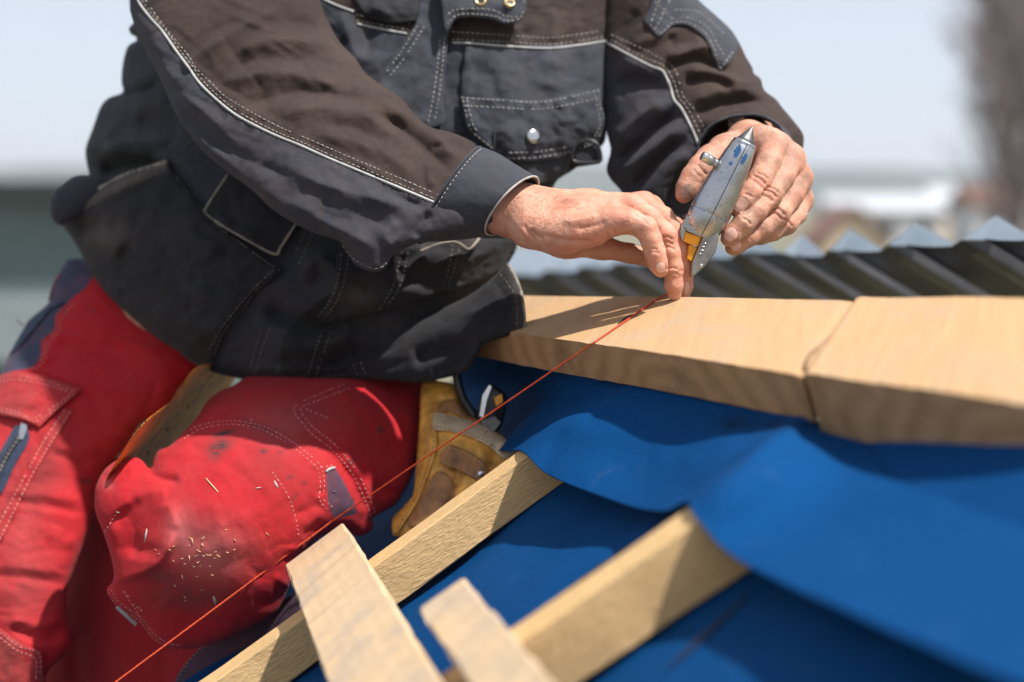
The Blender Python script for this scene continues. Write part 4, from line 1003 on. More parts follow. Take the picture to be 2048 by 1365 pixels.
MB().tube(ring_path(RC[0], 1.0), .0013, 6).build('cuff_seam', M['flap'], cuff_o)

# --- left sleeve
lmid = depth_field([(1300, -60, 1.60), (1280, 150, 1.575), (1300, 380, 1.55), (1480, 120, 1.55), (1570, 260, 1.53), (1440, 330, 1.54)])
lsl = Layer([(1190, -160), (1200, -60), (1206, 60), (1210, 100), (1210, 200), (1213, 262), (1221, 300), (1213, 337), (1221, 359), (1240, 380), (1262, 412), (1290, 445), (1330, 456), (1390, 452), (1430, 420), (1500, 400), (1560, 370), (1602, 326), (1605, 304), (1607, 271), (1587, 242),
             (1565, 216), (1551, 198), (1529, 181), (1521, 158), (1507, 147), (1505, 136), (1492, 114), (1477, 84), (1452, 55), (1422, 29), (1393, 0), (1365, -40), (1330, -160)], lmid, k=.72, maxt=.105, folds=[
    ([(1330, 120), (1400, 95), (1440, 100)], 12, 8), ([(1320, 135), (1390, 120), (1430, 135), (1470, 150)], 10, -13), ([(1360, 145), (1420, 140), (1480, 165), (1525, 160)], 12, 8), ([(1365, 165), (1430, 160), (1470, 185)], 10, -9), ([(1380, 205), (1450, 180), (1530, 185)], 14, 8),
    ([(1385, 232), (1460, 205), (1540, 205)], 10, -8), ([(1400, 262), (1470, 228), (1560, 235)], 16, 7), ([(1360, 60), (1300, 80), (1250, 90)], 14, 5), ([(1280, 20), (1250, 60), (1235, 90)], 14, -5), ([(1340, 60), (1350, 90), (1400, 80)], 12, -5),
    ([(1235, 110), (1290, 140), (1335, 160)], 16, 6), ([(1225, 170), (1275, 165), (1335, 170)], 20, -14), ([(1222, 290), (1270, 240), (1340, 190)], 22, 12, 14), ([(1225, 335), (1290, 280), (1360, 215)], 12, -16), ([(1240, 350), (1300, 300), (1370, 240)], 16, 12), ([(1260, 385), (1310, 330), (1375, 270)], 12, -13),
    ([(1290, 430), (1330, 350), (1380, 290)], 16, 11), ([(1320, 440), (1345, 380), (1380, 320)], 9, -9), ([(1580, 320), (1570, 270), (1540, 230)], 14, 6), ([(1555, 330), (1560, 280), (1530, 240)], 10, -4)], noise=((50, 2, 17, 1, 1), (18, .5, 19, 1, 1)), ridged=((46, 1.8, 27, -25, 3.2),), pucker=[([(1212, 85), (1300, 132), (1330, 150), (1362, 216), (1400, 298)], 12, .9, 10, 12)])
LP = [(1212, 85), (1250, 106), (1300, 132), (1322, 140), (1330, 150), (1340, 172), (1348, 200), (1362, 216), (1378, 246), (1390, 272), (1400, 298)]
lsl_o = lsl.build('sleeve', M['sleeve'], jacket, regions={'brown': region(LP+[(1420, 330), (1500, 360), (1620, 340), (1660, 200), (1450, -170), (1195, -170)])})
piping('piping', LP, lsl, .0014, M['piping'], lsl_o)
stitching('stitching', [[(1222, 80), (1252, 97), (1304, 122), (1326, 131), (1340, 148), (1350, 170), (1358, 196), (1372, 212), (1388, 242), (1400, 268)], [(1222, 70), (1258, 86), (1312, 112), (1350, 140), (1366, 192), (1390, 222), (1414, 270)],
                        [(1316, 428), (1345, 434), (1380, 430)]], lsl, M['thread'], lsl_o, kind='stuff')
ep = Layer([(1316, -40), (1302, 8), (1287, 42), (1287, 42), (1314, 72), (1330, 66), (1345, 52), (1375, 52), (1405, 72), (1420, 95), (1430, 128), (1441, 143), (1441, 143), (1462, 122), (1481, 90), (1481, 90), (1462, 60), (1430, 30), (1395, -2), (1370, -40)], None, base=lsl, lift=.003, bulge=.003, noise=((30, .6, 51, 1, 1),))
ep_o = ep.build('elbow_patch', M['flap'], lsl_o, thick=.002)
stitching('stitching', [[(1294, 42), (1316, 66), (1330, 60), (1346, 46), (1376, 46), (1410, 66), (1426, 92), (1437, 126), (1443, 134), (1474, 92)], [(1340, 38), (1378, 36), (1416, 56), (1434, 88), (1448, 110)], [(1310, 4), (1345, 38)], [(1326, -20), (1300, 50)], [(1350, 20), (1400, 26), (1450, 70)], [(1310, 60), (1340, 0)]], ep, M['thread'], ep_o, kind='stuff')
LC = [ring(1400, 300, 1590, 330, 1.50, .05, 0), ring(1404, 292, 1585, 316, 1.475, .05, 0)]
c_, f_ = P(1492, 300, 1.49), P(1486, 292, 1.447)
ax_ = (f_-c_)/np.linalg.norm(f_-c_); A_l = np.cross(ax_, UP); A_l /= np.linalg.norm(A_l); B_l = np.cross(ax_, A_l)
cuff('cuff', [(c_+A_l*0, A_l*.050, B_l*.036), (f_, A_l*.047, B_l*.033)], M['flap'], lsl_o, folds=1, seed=9)

# --- stitching of the jacket front
yk = [[(714, 48), (760, 58), (814, 68)], [(904, 86), (940, 87), (1000, 92), (1091, 97), (1150, 92), (1214, 82)]]
for q in yk: piping('piping', q, lambda u, v: np.minimum(torso(u, v), np.where((np.asarray(u) > 925), cpock(u, v), 9)), .0012, M['piping'], jacket, lift=.0008)
piping('piping', [(640, -4), (675, 12), (708, 24)], torso, .0012, M['piping'], jacket)
stitching('stitching', [[(714, 42), (760, 50), (816, 60)], [(712, 30), (760, 38), (826, 48)], [(904, 79), (1000, 84), (1091, 89), (1150, 84), (1214, 74)], [(904, 64), (1000, 70), (1091, 76), (1150, 70), (1214, 60)]], torso, M['thread'], jacket, kind='stuff')
stitching('stitching', [[(838, 46), (820, 76), (794, 116), (770, 148)], [(848, 54), (832, 80), (806, 120), (780, 152)], [(889, 75), (884, 140), (878, 195), (868, 245)], [(880, 80), (874, 140), (866, 195), (856, 245)]], placket, M['thread'], jacket, kind='stuff')
stitching('stitching', [[(922, 196), (1010, 202), (1069, 205), (1120, 199), (1198, 181)], [(922, 212), (1010, 216), (1069, 219), (1120, 213), (1198, 197)], [(926, 200), (938, 252), (948, 266)], [(934, 200), (946, 250), (956, 262)],
                        [(1196, 182), (1200, 210), (1209, 249), (1192, 284)], [(1190, 190), (1194, 212), (1200, 249), (1186, 280)], [(948, 268), (1006, 312), (1022, 317), (1076, 315), (1140, 304), (1190, 286)], [(1018, 306), (1076, 304), (1136, 294)]], cflap, M['thread'], cflap_o, kind='stuff')
stitching('stitching', [[(895, 30), (912, 20), (960, 18), (990, 22), (1010, 32), (1034, 34)], [(894, 48), (912, 32), (935, 28), (990, 33), (1010, 42), (1038, 38), (1046, 22), (1048, -6)]], collar, M['thread'], collar_o, kind='stuff')
stitching('stitching', [[(140, 434), (200, 400), (260, 370), (338, 340)], [(345, 345), (387, 398), (430, 448), (500, 500), (550, 536)], [(560, 540), (512, 584), (478, 626), (448, 664), (428, 712)], [(548, 540), (505, 580), (470, 622), (440, 660), (418, 700)]], hip, M['hem_edge'], hip_o, r=.0004, kind='stuff')
piping('pocket_edge', [(119, 432), (150, 406), (190, 384), (250, 352), (300, 336), (335, 325)], hip, .0030, M['hem_edge'], hip_o, lift=.0)
piping('pocket_flap_edge', [(456, 350), (415, 412), (412, 427), (441, 449), (482, 473), (548, 508), (562, 494), (592, 448)], sflap, .0016, M['hem_edge'], jacket, lift=-.001)
stitching('stitching', [[(388, 278), (362, 300), (343, 316)], [(398, 286), (372, 310), (350, 326)], [(610, 464), (598, 490), (584, 522)], [(624, 468), (612, 496), (598, 528)], [(523, 657), (510, 700), (500, 735)], [(539, 657), (522, 705), (510, 750)], [(645, 660), (628, 710), (613, 758)], [(661, 664), (644, 715), (629, 762)]], torso, M['hem_edge'], jacket, r=.0004, kind='stuff')
stitching('stitching', [[(685, 499), (673, 570), (653, 612), (630, 638)], [(698, 508), (686, 573), (668, 612), (650, 634)], [(803, 505), (786, 573), (758, 620)], [(816, 505), (800, 573), (776, 609)], [(905, 490), (900, 528), (884, 583)], [(921, 490), (911, 525), (896, 580)]], lowp, M['hem_edge'], lowp_o, r=.00042, kind='stuff')
stitching('stitching', [[(706, 712), (708, 730), (716, 752)], [(720, 706), (722, 725), (730, 748)], [(1000, 548), (1020, 575), (1033, 602), (1034, 660)]], roll, M['hem_edge'], roll_o, r=.00042, kind='stuff')
piping('hem_edge', [(1016, 530), (1030, 556), (1041, 584), (1046, 612), (1048, 645), (1042, 664)], roll, .0022, M['hem_edge'], roll_o, lift=-.002)
ptab = Layer([(842, 486), (842, 486), (880, 484), (930, 476), (962, 470), (958, 478), (938, 500), (938, 500), (920, 488), (900, 484), (870, 492), (838, 506)], None, base=lowp, lift=.02, bulge=.002)
ptab_o = ptab.build('flap_corner', M['pocket'], jacket, thick=.003, regions={'worn': lambda u, v: np.zeros(u.shape)+.3})
piping('edge', [(838, 504), (870, 491), (900, 484), (920, 488), (938, 499), (958, 478)], ptab, .0014, M['hem_edge'], ptab_o)
# ------------------------------------------------------------------ the worker: trousers
def blob(u, v, a, b, sx, sy, k=1.0, rot=0.0):
    c, s = math.cos(R(rot)), math.sin(R(rot)); x = (u-a)*c+(v-b)*s; y = -(u-a)*s+(v-b)*c
    return k*np.exp(-(x/sx)**2-(y/sy)**2)
ZERO = lambda u, v: np.zeros(np.shape(u))
NEG = lambda u, v: np.full(np.shape(u), -9.)
# right leg, further from the lens, leaving the frame at the left edge
rmid = depth_field([(300, 600, 1.66), (150, 620, 1.66), (100, 900, 1.58), (50, 1200, 1.53), (300, 760, 1.62), (-40, 1400, 1.52)])
rleg = Layer([(205, 498), (185, 516), (139, 518), (127, 531), (108, 570), (98, 605), (62, 637), (46, 660), (18, 710), (-10, 770), (-80, 900), (-130, 1100), (-130, 1440), (90, 1440), (92, 1354), (125, 1314), (143, 1286), (137, 1242), (134, 1183), (149, 1133), (174, 1071), (190, 1018), (188, 990),
              (202, 958), (211, 935), (243, 906), (262, 878), (282, 848), (300, 838), (331, 824), (360, 777), (398, 736), (440, 690), (400, 590), (300, 510)], rmid, k=.62, maxt=.10, folds=[
    ([(112, 640), (160, 665), (215, 690), (290, 700)], 10, -6, 14), ([(118, 628), (170, 645), (230, 668)], 12, 6), ([(95, 690), (150, 690), (220, 712), (270, 740)], 9, -8, 14), ([(90, 672), (150, 676), (230, 692)], 14, 5),
    ([(75, 732), (120, 755), (180, 775), (255, 788)], 10, 6), ([(68, 742), (120, 768), (190, 790)], 8, -6), ([(150, 812), (200, 820), (245, 832)], 12, 5), ([(140, 845), (190, 852), (240, 862)], 12, -5),
    ([(95, 908), (140, 918), (190, 935)], 7, -8, 14), ([(100, 890), (150, 900), (205, 915)], 12, 6), ([(20, 1000), (90, 1012), (180, 1030)], 9, -8, 16), ([(0, 985), (80, 990), (180, 1005)], 14, 5), ([(-20, 1150), (60, 1158), (140, 1172)], 9, -9, 18), ([(-30, 1130), (60, 1138), (140, 1150)], 14, 6),
    ([(20, 1250), (70, 1278), (135, 1272)], 10, -12, 16), ([(10, 1230), (70, 1252), (130, 1240)], 14, 8), ([(240, 910), (262, 870), (290, 850)], 12, -14), ([(245, 880), (255, 865), (275, 858)], 8, 9), ([(300, 790), (345, 770), (400, 725)], 12, 6, 10), ([(320, 760), (300, 800), (285, 845)], 12, -7),
    ([(90, 1060), (120, 1080), (160, 1085)], 16, 4), ([(180, 560), (215, 610), (300, 660)], 18, 5)], noise=((70, 1.6, 61, 1, 1), (25, .4, 63, 1, 1)), fs=.42, ridged=((48, 1.5, 65, 12, 2.2),), pucker=[([(139, 606), (113, 650), (84, 716)], 12, 1.0, 12, 20)])
trousers = rleg.build('trousers', M['red'], person, regions={
    'navy': region([(215, 505), (190, 545), (172, 575), (150, 592), (141, 601), (112, 630), (108, 660), (84, 683), (80, 718), (57, 738), (10, 748), (-90, 800), (-90, 600), (100, 480), (200, 480)]),
    'stain': lambda u, v: blob(u, v, 170, 963, 12, 6, .8)+blob(u, v, 128, 622, 6, 4, .7)+blob(u, v, 15, 1320, 12, 16, .7)+blob(u, v, 186, 621, 5, 4, .9), 'pale': lambda u, v: blob(u, v, 40, 1060, 60, 200, .35), 'grime': lambda u, v: blob(u, v, 90, 930, 40, 80, .7, 30)+blob(u, v, 60, 1180, 80, 60, .5)})
stitching('stitching', [[(139, 606), (114, 634), (113, 660), (90, 685), (84, 716), (62, 740)], [(146, 610), (121, 638), (119, 662), (96, 690), (90, 720), (70, 740)]], rleg, M['red_thread'], trousers, r=.0005, kind='stuff')
piping('pocket_piping', [(122, 548), (108, 572), (99, 602)], rleg, .0016, M['red'], trousers, lift=0)
tf = Layer([(62, 637), (46, 660), (20, 706), (30, 700), (60, 668), (100, 620), (128, 606), (110, 604)], None, base=rleg, lift=.004)
tf_o = tf.build('side_pocket', M['navy'], trousers, thick=.002)
fr_ = spline([(60, 655), (48, 652), (38, 645), (33, 640)], 6); MB().tube(P(fr_[:, 0], fr_[:, 1], 1.64), .0010, 5).build('loose_thread', M['thread'], trousers)
cf = Layer([(-40, 770), (9, 748), (29, 744), (60, 747), (90, 754), (164, 778), (164, 778), (120, 816), (79, 855), (79, 855), (44, 841), (0, 832), (-45, 830)], None, base=rleg, lift=.006, bulge=.004, noise=((40, .8, 66, 1, 1),), folds=[([(0, 830), (44, 838), (80, 850)], 10, 3)])
cf_o = cf.build('cargo_flap', M['red_flap'], trousers, thick=.003)
stitching('stitching', [[(-10, 760), (29, 751), (88, 761), (152, 784)], [(-10, 768), (29, 759), (88, 769), (148, 788)], [(150, 788), (76, 842), (44, 832), (0, 823)], [(140, 790), (72, 836), (40, 826), (0, 817)]], cf, M['red_thread'], cf_o, r=.0005, kind='stuff')
zp = Layer([(30, 852), (30, 852), (52, 850), (52, 850), (58, 880), (30, 930), (4, 985), (-20, 1000), (-20, 960), (0, 905)], None, base=rleg, lift=.002)
zp_o = zp.build('zip_tape', M['navy'], trousers, thick=.002)
mb = MB()
zl = resample(spline([(40, 872), (18, 905), (0, 940), (-16, 975)], 8), 4.5)
for i, (a, b) in enumerate(zl):
    d = float(zp(a, b))-.0016; c = P(a, b, d); mb.tube([P(a-5, b-4+(i % 2)*1.5, d), P(a+5, b+3+(i % 2)*1.5, d)], .0009, 5)
mb.build('zip_teeth', M['steel_dark'], zp_o, kind='stuff')
def slab(name, poly, d, th, mat, parent, surf=None, bev=.2, sub=1):
    """flat solid with the given outline, th metres thick, rounded rim"""
    pl = spline(poly, sub, True) if sub > 1 else np.array(poly, float); n = len(pl); c = pl.mean(0)
    if surf is not None: d = surf(pl[:, 0], pl[:, 1])-th
    d = np.broadcast_to(np.asarray(d, float), (n,)); inn = c+(pl-c)*(1-bev*.35)
    rings = [P(pl[:, 0], pl[:, 1], d+th), P(pl[:, 0], pl[:, 1], d+th*bev), P(inn[:, 0], inn[:, 1], d)]
    vs = np.concatenate(rings); fs = []
    ar = np.sum(pl[:, 0]*np.roll(pl[:, 1], -1)-np.roll(pl[:, 0], -1)*pl[:, 1])
    for r in range(2):
        for k in range(n): fs.append((r*n+k, r*n+(k+1) % n, (r+1)*n+(k+1) % n, (r+1)*n+k))
    fs += [tuple(range(2*n, 3*n)), tuple(range(n-1, -1, -1))]
    if ar > 0: fs = [f[::-1] for f in fs]
    return put(name, vs, fs, mat, parent, smooth=False)
slab('zip_puller', [(42, 846), (54, 850), (52, 866), (46, 880), (35, 878), (38, 862)], 0, .002, M['steel'], zp_o, surf=zp)
st_ = Layer([(129, 817), (129, 817), (144, 821), (144, 821), (100, 895), (66, 955), (30, 1030), (-10, 1100), (-30, 1080), (8, 1010), (46, 940), (88, 878)], None, base=rleg, lift=.0025, noise=((16, .8, 71, 1, 1),))
st_o = st_.build('zip_facing', M['red_flap'], trousers, thick=.002)
stitching('stitching', [[(129, 820), (88, 882), (47, 958), (8, 1030), (-10, 1060)], [(142, 824), (98, 892), (62, 955), (24, 1030), (-4, 1086)]], st_, M['red_thread'], st_o, r=.0006, kind='stuff')
kf = Layer([(-30, 1250), (0, 1258), (40, 1286), (84, 1302), (84, 1302), (88, 1350), (88, 1430), (-30, 1430)], None, base=rleg, lift=.005, bulge=.002)
kf_o = kf.build('knee_pocket', M['red_flap'], trousers, thick=.003)
stitching('stitching', [[(0, 1266), (38, 1293), (78, 1308), (80, 1350)], [(0, 1276), (34, 1302), (70, 1318), (72, 1360)]], kf, M['red_thread'], kf_o, r=.0005, kind='stuff')

# lower leg in shade between the knees
shmid = depth_field([(150, 1200, 1.62), (200, 950, 1.64), (400, 1300, 1.52), (250, 1400, 1.57)])
shin = Layer([(120, 1180), (140, 1060), (170, 960), (215, 900), (260, 960), (320, 1080), (420, 1230), (560, 1200), (640, 1160), (600, 1240), (520, 1290), (460, 1340), (410, 1440), (60, 1440), (100, 1300)], shmid, k=.5, maxt=.055, folds=[([(160, 1250), (150, 1320), (165, 1400)], 20, -7), ([(330, 1290), (325, 1340), (330, 1400)], 14, -5), ([(240, 1270), (250, 1340), (245, 1400)], 30, 6)])
shin_o = shin.build('lower_leg', M['red'], trousers, regions={'navy': region([(352, 1440), (350, 1365), (370, 1330), (398, 1300), (430, 1285), (520, 1230), (700, 1100), (760, 1440)]), 'stain': ZERO, 'pale': ZERO, 'grime': lambda u, v: ZERO(u, v)+.3})
stitching('stitching', [[(402, 1296), (372, 1330), (354, 1362), (350, 1400)]], shin, M['thread'], shin_o, dash=5, gap=5, r=.0007, kind='stuff')

# left thigh and knee, foreshortened, nearest the lens
kmid = depth_field([(430, 1090, 1.405), (250, 1000, 1.42), (350, 1250, 1.43), (560, 900, 1.445), (700, 800, 1.53), (800, 900, 1.53), (600, 750, 1.57), (480, 770, 1.54), (650, 1050, 1.45), (800, 770, 1.58)])
knee = Layer([(191, 975), (189, 999), (192, 1028), (209, 1073), (221, 1111), (228, 1150), (224, 1166), (214, 1177), (217, 1191), (237, 1215), (280, 1243), (305, 1276), (330, 1294), (358, 1299), (402, 1295), (436, 1286), (480, 1266), (520, 1246), (552, 1225), (575, 1180), (600, 1120), (640, 1075),
              (690, 1060), (712, 1072), (735, 1068), (748, 1052), (745, 1038), (770, 1022), (790, 1010), (805, 990), (824, 955), (838, 905), (850, 845), (860, 790), (872, 752), (860, 738), (700, 735), (560, 738), (500, 750), (466, 772), (441, 782), (414, 804), (395, 834), (361, 871), (338, 893), (318, 901), (308, 918), (303, 938), (296, 936), (288, 925), (272, 915), (242, 917), (214, 935), (199, 956)],
             kmid, k=.66, maxt=.10, step=3.5, folds=[
    ([(296, 935), (310, 952), (335, 962), (365, 962)], 8, -15, 12), ([(310, 905), (345, 905), (390, 890)], 14, 7), ([(215, 960), (245, 935), (280, 940)], 22, 10), ([(340, 985), (300, 985), (262, 1000)], 16, 6),
    ([(240, 1010), (268, 1060), (266, 1125)], 36, -22, 44), ([(214, 1178), (240, 1160), (285, 1145), (318, 1125), (338, 1090), (345, 1050)], 9, 15, 26), ([(228, 1040), (222, 1090), (232, 1150)], 10, 5),
    ([(400, 980), (450, 1060), (470, 1130)], 60, 9), ([(330, 1000), (345, 1030), (350, 1065)], 14, 6), ([(500, 1200), (550, 1205), (590, 1175)], 22, -7), ([(545, 1150), (580, 1170), (600, 1140)], 12, 8), ([(500, 1160), (545, 1140), (585, 1100)], 14, -6),
    ([(640, 1000), (615, 1020), (580, 1030)], 10, -5), ([(650, 1020), (630, 1040), (600, 1055)], 10, 5), ([(646, 1040), (622, 1060), (600, 1075)], 8, -6), ([(600, 850), (640, 890), (690, 930)], 10, -4), ([(668, 905), (700, 960), (740, 1030)], 9, -9, 14), ([(680, 890), (720, 950), (745, 1010)], 12, 7),
    ([(776, 760), (790, 800), (830, 830), (848, 850)], 10, -12, 16), ([(770, 775), (800, 815), (835, 850)], 14, 9), ([(640, 780), (700, 800), (780, 860)], 24, 5), ([(700, 880), (760, 900), (820, 890)], 24, -8), ([(720, 920), (775, 950), (810, 950)], 16, 8), ([(740, 970), (775, 985), (800, 975)], 12, -10),
    ([(760, 1010), (780, 990), (800, 960)], 10, 6), ([(480, 1250), (440, 1230), (400, 1235)], 16, 5), ([(330, 1200), (380, 1230), (440, 1240)], 22, -5), ([(590, 1090), (560, 1090), (530, 1110)], 8, -4), ([(470, 790), (540, 770), (640, 765)], 16, 5), ([(860, 770), (846, 850), (830, 930)], 7, 6),
    ([(600, 1110), (585, 1118), (565, 1115)], 6, -6), ([(610, 1090), (592, 1098), (575, 1096)], 6, 5)], noise=((90, 1.6, 81, 1, 1), (20, .3, 83, 1, 1)), fs=.52, ridged=((70, 1.2, 85, 40, 1.6),), pucker=[([(362, 872), (442, 843), (534, 856), (617, 909), (646, 997)], 10, .8, 10, 21)])
def st_knee(u, v):
    return (blob(u, v, 440, 892, 24, 13, 1.1, -20)+blob(u, v, 447, 867, 24, 5, 1, -15)+blob(u, v, 430, 915, 13, 12, .6)+blob(u, v, 527, 903, 7, 4, 1)+blob(u, v, 560, 905, 6, 4, .6)+blob(u, v, 580, 955, 8, 5, .6)+blob(u, v, 609, 967, 6, 4, .7)+blob(u, v, 590, 995, 12, 4, .5, -50)
            +blob(u, v, 520, 855, 40, 8, .5, 20)+blob(u, v, 703, 925, 8, 8, .8)+blob(u, v, 760, 860, 7, 7, .9)+blob(u, v, 705, 1000, 4, 4, .8))
knee_o = knee.build('knee', M['red'], trousers, regions={'navy': region([(653, 945), (668, 937), (684, 958), (698, 985), (712, 1018), (706, 1030), (668, 1034), (658, 1012), (655, 990)]), 'stain': st_knee,
    'pale': lambda u, v: blob(u, v, 425, 1110, 70, 60, 1.0)+blob(u, v, 360, 1060, 30, 50, .7)+blob(u, v, 560, 850, 70, 50, .35)+blob(u, v, 216, 970, 12, 12, .5),
    'grime': lambda u, v: blob(u, v, 380, 1190, 90, 34, 1.0)+blob(u, v, 320, 1150, 40, 20, .8)+blob(u, v, 540, 930, 60, 60, .5)+blob(u, v, 640, 830, 90, 50, .45)})
KP = [(362, 872), (395, 853), (442, 843), (488, 844), (534, 856), (580, 881), (617, 909), (641, 932), (649, 966), (646, 997), (662, 1012), (668, 1022)]
KP2 = [(368, 878), (397, 860), (442, 850), (488, 851), (532, 863), (576, 888), (611, 915), (634, 937), (641, 966), (639, 1000), (655, 1020)]
stitching('stitching', [KP, KP2, [(690, 768), (636, 790), (588, 816), (608, 850), (628, 872), (662, 898), (702, 944), (727, 994), (745, 1040)], [(700, 776), (640, 800), (602, 818), (620, 848), (640, 866), (672, 892), (714, 944), (738, 994), (752, 1030)],
                        [(222, 1180), (240, 1206), (282, 1236), (308, 1268), (334, 1286), (360, 1291)], [(216, 1186), (236, 1214), (278, 1242), (304, 1274), (330, 1292)], [(246, 1182), (286, 1224)], [(246, 1182), (282, 1236)], [(286, 1224), (252, 1200)], [(500, 838), (505, 842)],
                        [(545, 945), (575, 990), (592, 1040), (598, 1080)], [(612, 818), (640, 830), (660, 838)], [(236, 1022), (222, 1045), (208, 1068)], [(640, 936), (668, 930)]], knee, M['red_thread'], knee_o, r=.00045, kind='stuff')
piping('pocket_piping', [(652, 944), (660, 938), (670, 936)], knee, .0014, M['piping'], knee_o)
slab('white_tag', [(230, 1216), (236, 1212), (274, 1246), (270, 1253)], 0, .0015, M['piping'], knee_o, surf=lambda u, v: knee(u, v)+.002)
# sawdust on the knee
sd = MB()
for (a, b, L, an) in [(385, 1082, 12, 70), (398, 1102, 9, 30), (417, 1110, 12, 5), (437, 1112, 8, 30), (379, 1117, 11, 80), (391, 1112, 7, 0), (388, 1133, 8, 20), (365, 1155, 8, 70), (394, 1153, 7, 10), (424, 1150, 6, 15), (370, 1195, 6, 40), (455, 1105, 6, 15), (420, 1132, 5, 0), (350, 1172, 5, 50), (405, 1090, 6, 60), (371, 1202, 5, 10), (470, 1080, 5, 40)]:
    c, s = math.cos(R(an))*L/2, math.sin(R(an))*L/2; sd.tube(P(np.array([a-c, a, a+c]), np.array([b-s, b+1, b+s]), knee(np.array([a-c, a, a+c]), np.array([b-s, b, b+s]))-.0007), .00045, 4, .6)
for _ in range(22):
    a, b = RNG.normal(400, 45), RNG.normal(1120, 45); L = RNG.uniform(1.2, 3); sd.tube(P(np.array([a-L, a+L]), np.array([b, b+RNG.uniform(-2, 2)]), knee(np.array([a-L, a+L]), np.array([b, b]))-.0004), .0003, 4)
for (a, b, a2, b2) in [(412, 957, 436, 984), (532, 1066, 538, 1072)]: sd.tube(P(np.array([a, a2]), np.array([b, b2]), knee(np.array([a, a2]), np.array([b, b2]))-.0003), .0006, 5, .5)
M['dust'] = plain('pale_sawdust', (.66, .48, .26), .8)
sawd = sd.build('sawdust', M['dust'], None, label='pale sawdust chips scattered over the red knee', kind='stuff')
pa = MB()
for (a, b, a2, b2, r) in [(549, 962, 556, 976, .0017), (510, 977, 522, 975, .0014), (232, 1024, 240, 1026, .0016), (294, 1058, 290, 1085, .0013), (427, 1193, 432, 1210, .0016), (664, 982, 672, 985, .001)]:
    pa = MB().tube(P(np.array([a, (a+a2)/2, a2]), np.array([b, (b+b2)/2, b2]), knee(np.array([a, (a+a2)/2, a2]), np.array([b, (b+b2)/2, b2]))-.0001), [r*.5, r, r*.6], 6, .3)
    pa.build('paint_mark', M['thread'], knee_o)

# ------------------------------------------------------------------ tan belt strap with studs, seen between the legs
bmid = depth_field([(430, 740, 1.60), (300, 900, 1.55), (240, 980, 1.54)])
belt = Layer([(396, 732), (480, 728), (480, 728), (462, 775), (420, 830), (370, 890), (320, 950), (250, 1010), (200, 1000), (200, 985), (236, 917), (281, 852), (330, 812), (352, 790)], bmid, k=.12, maxt=.006, noise=((50, .8, 91, 1, 1),))
belt_o = belt.build('leather_strap', M['belt'], None, regions={})
set_props(belt_o, 'tan leather strap with a row of dark studs between the red legs', 'leather strap')
for (u, v) in ((421, 769), (376, 813), (335, 859), (295, 906), (262, 950)): disc('stud', u, v, 4.2, belt, M['black'], belt_o, lift=.0006, dome=.4, n=12)

# ------------------------------------------------------------------ leather tool pouch on the hip
pm = depth_field([(900, 780, 1.53), (850, 980, 1.475), (1000, 880, 1.485)])
pouch = Layer([(846, 766), (890, 764), (910, 773), (920, 797), (940, 830), (970, 845), (1003, 872), (1032, 897), (1040, 930), (980, 1010), (900, 1060), (800, 1075), (784, 1060), (789, 1031), (823, 997), (832, 934), (836, 880), (840, 830)], pm, k=.55, maxt=.05, folds=[
    ([(905, 900), (915, 960), (890, 1030)], 10, -6), ([(870, 900), (860, 960), (826, 1040)], 8, 5), ([(955, 880), (965, 920), (950, 960)], 12, 5), ([(985, 880), (990, 920), (970, 950)], 9, -5), ([(880, 790), (885, 820), (880, 850)], 8, -4), ([(905, 780), (915, 810), (935, 835)], 7, 5)], noise=((30, 1., 95, 1, 1),))
pouch_o = pouch.build('tool_pouch', M['leather'], None)
set_props(pouch_o, 'worn orange leather tool pouch on the belt at the hip', 'tool pouch')
bandp = Layer([(869, 826), (885, 827), (901, 831), (935, 840), (964, 851), (1003, 875), (1032, 898), (1010, 918), (974, 890), (930, 870), (895, 862), (866, 858)], None, base=pouch, lift=.005, bulge=.003, noise=((16, .6, 97, 1, 1),))
bandp.build('rim_band', M['leather_pale'], pouch_o, thick=.004)
strp = Layer([(896, 892), (925, 898), (954, 914), (976, 936), (966, 965), (940, 955), (920, 943), (880, 925)], None, base=pouch, lift=.006, bulge=.006)
strp_o = strp.build('strap', M['leather_dark'], pouch_o, thick=.004)
disc('rivet', 962, 948, 7, pouch, M['steel'], pouch_o, lift=.010, dome=.5)
lo_ = Layer([(872, 945), (900, 955), (915, 990), (890, 1030), (850, 1052), (815, 1050), (840, 1000)], None, base=pouch, lift=.004, bulge=.006)
lo_.build('pocket', M['leather_dark'], pouch_o, thick=.004)
s3_ = Layer([(880, 806), (905, 800), (940, 822), (962, 842), (956, 852), (930, 838), (900, 824), (880, 824)], None, base=pouch, lift=.004, bulge=.004)
s3_.build('strap', M['leather_dark'], pouch_o, thick=.003)
pk2 = Layer([(930, 952), (970, 966), (1010, 930), (1034, 915), (1036, 945), (985, 1005), (930, 1040), (908, 1000)], None, base=pouch, lift=.005, bulge=.008, folds=[([(960, 960), (950, 1000), (930, 1030)], 8, -4), ([(1000, 940), (990, 980), (970, 1005)], 8, 4)])
pk2.build('pocket', M['leather'], pouch_o, thick=.004)
stitching('strap_stitching', [[(896, 896), (925, 903), (954, 919), (972, 938)], [(884, 922), (920, 938), (962, 958)]], strp, M['leather_pale'], strp_o, r=.0006, kind='stuff')
stitching('band_stitching', [[(872, 832), (935, 846), (1000, 880), (1026, 898)], [(870, 853), (930, 865), (974, 885), (1008, 911)]], bandp, M['leather_dark'], pouch_o, r=.0006, kind='stuff')
edg = Layer([(862, 862), (872, 864), (872, 900), (856, 950), (836, 1000), (806, 1050), (792, 1068), (784, 1055), (800, 1022), (828, 988), (846, 930)], None, base=pouch, lift=.004, bulge=.002)
edg_o = edg.build('edge_binding', M['leather'], pouch_o, thick=.004)
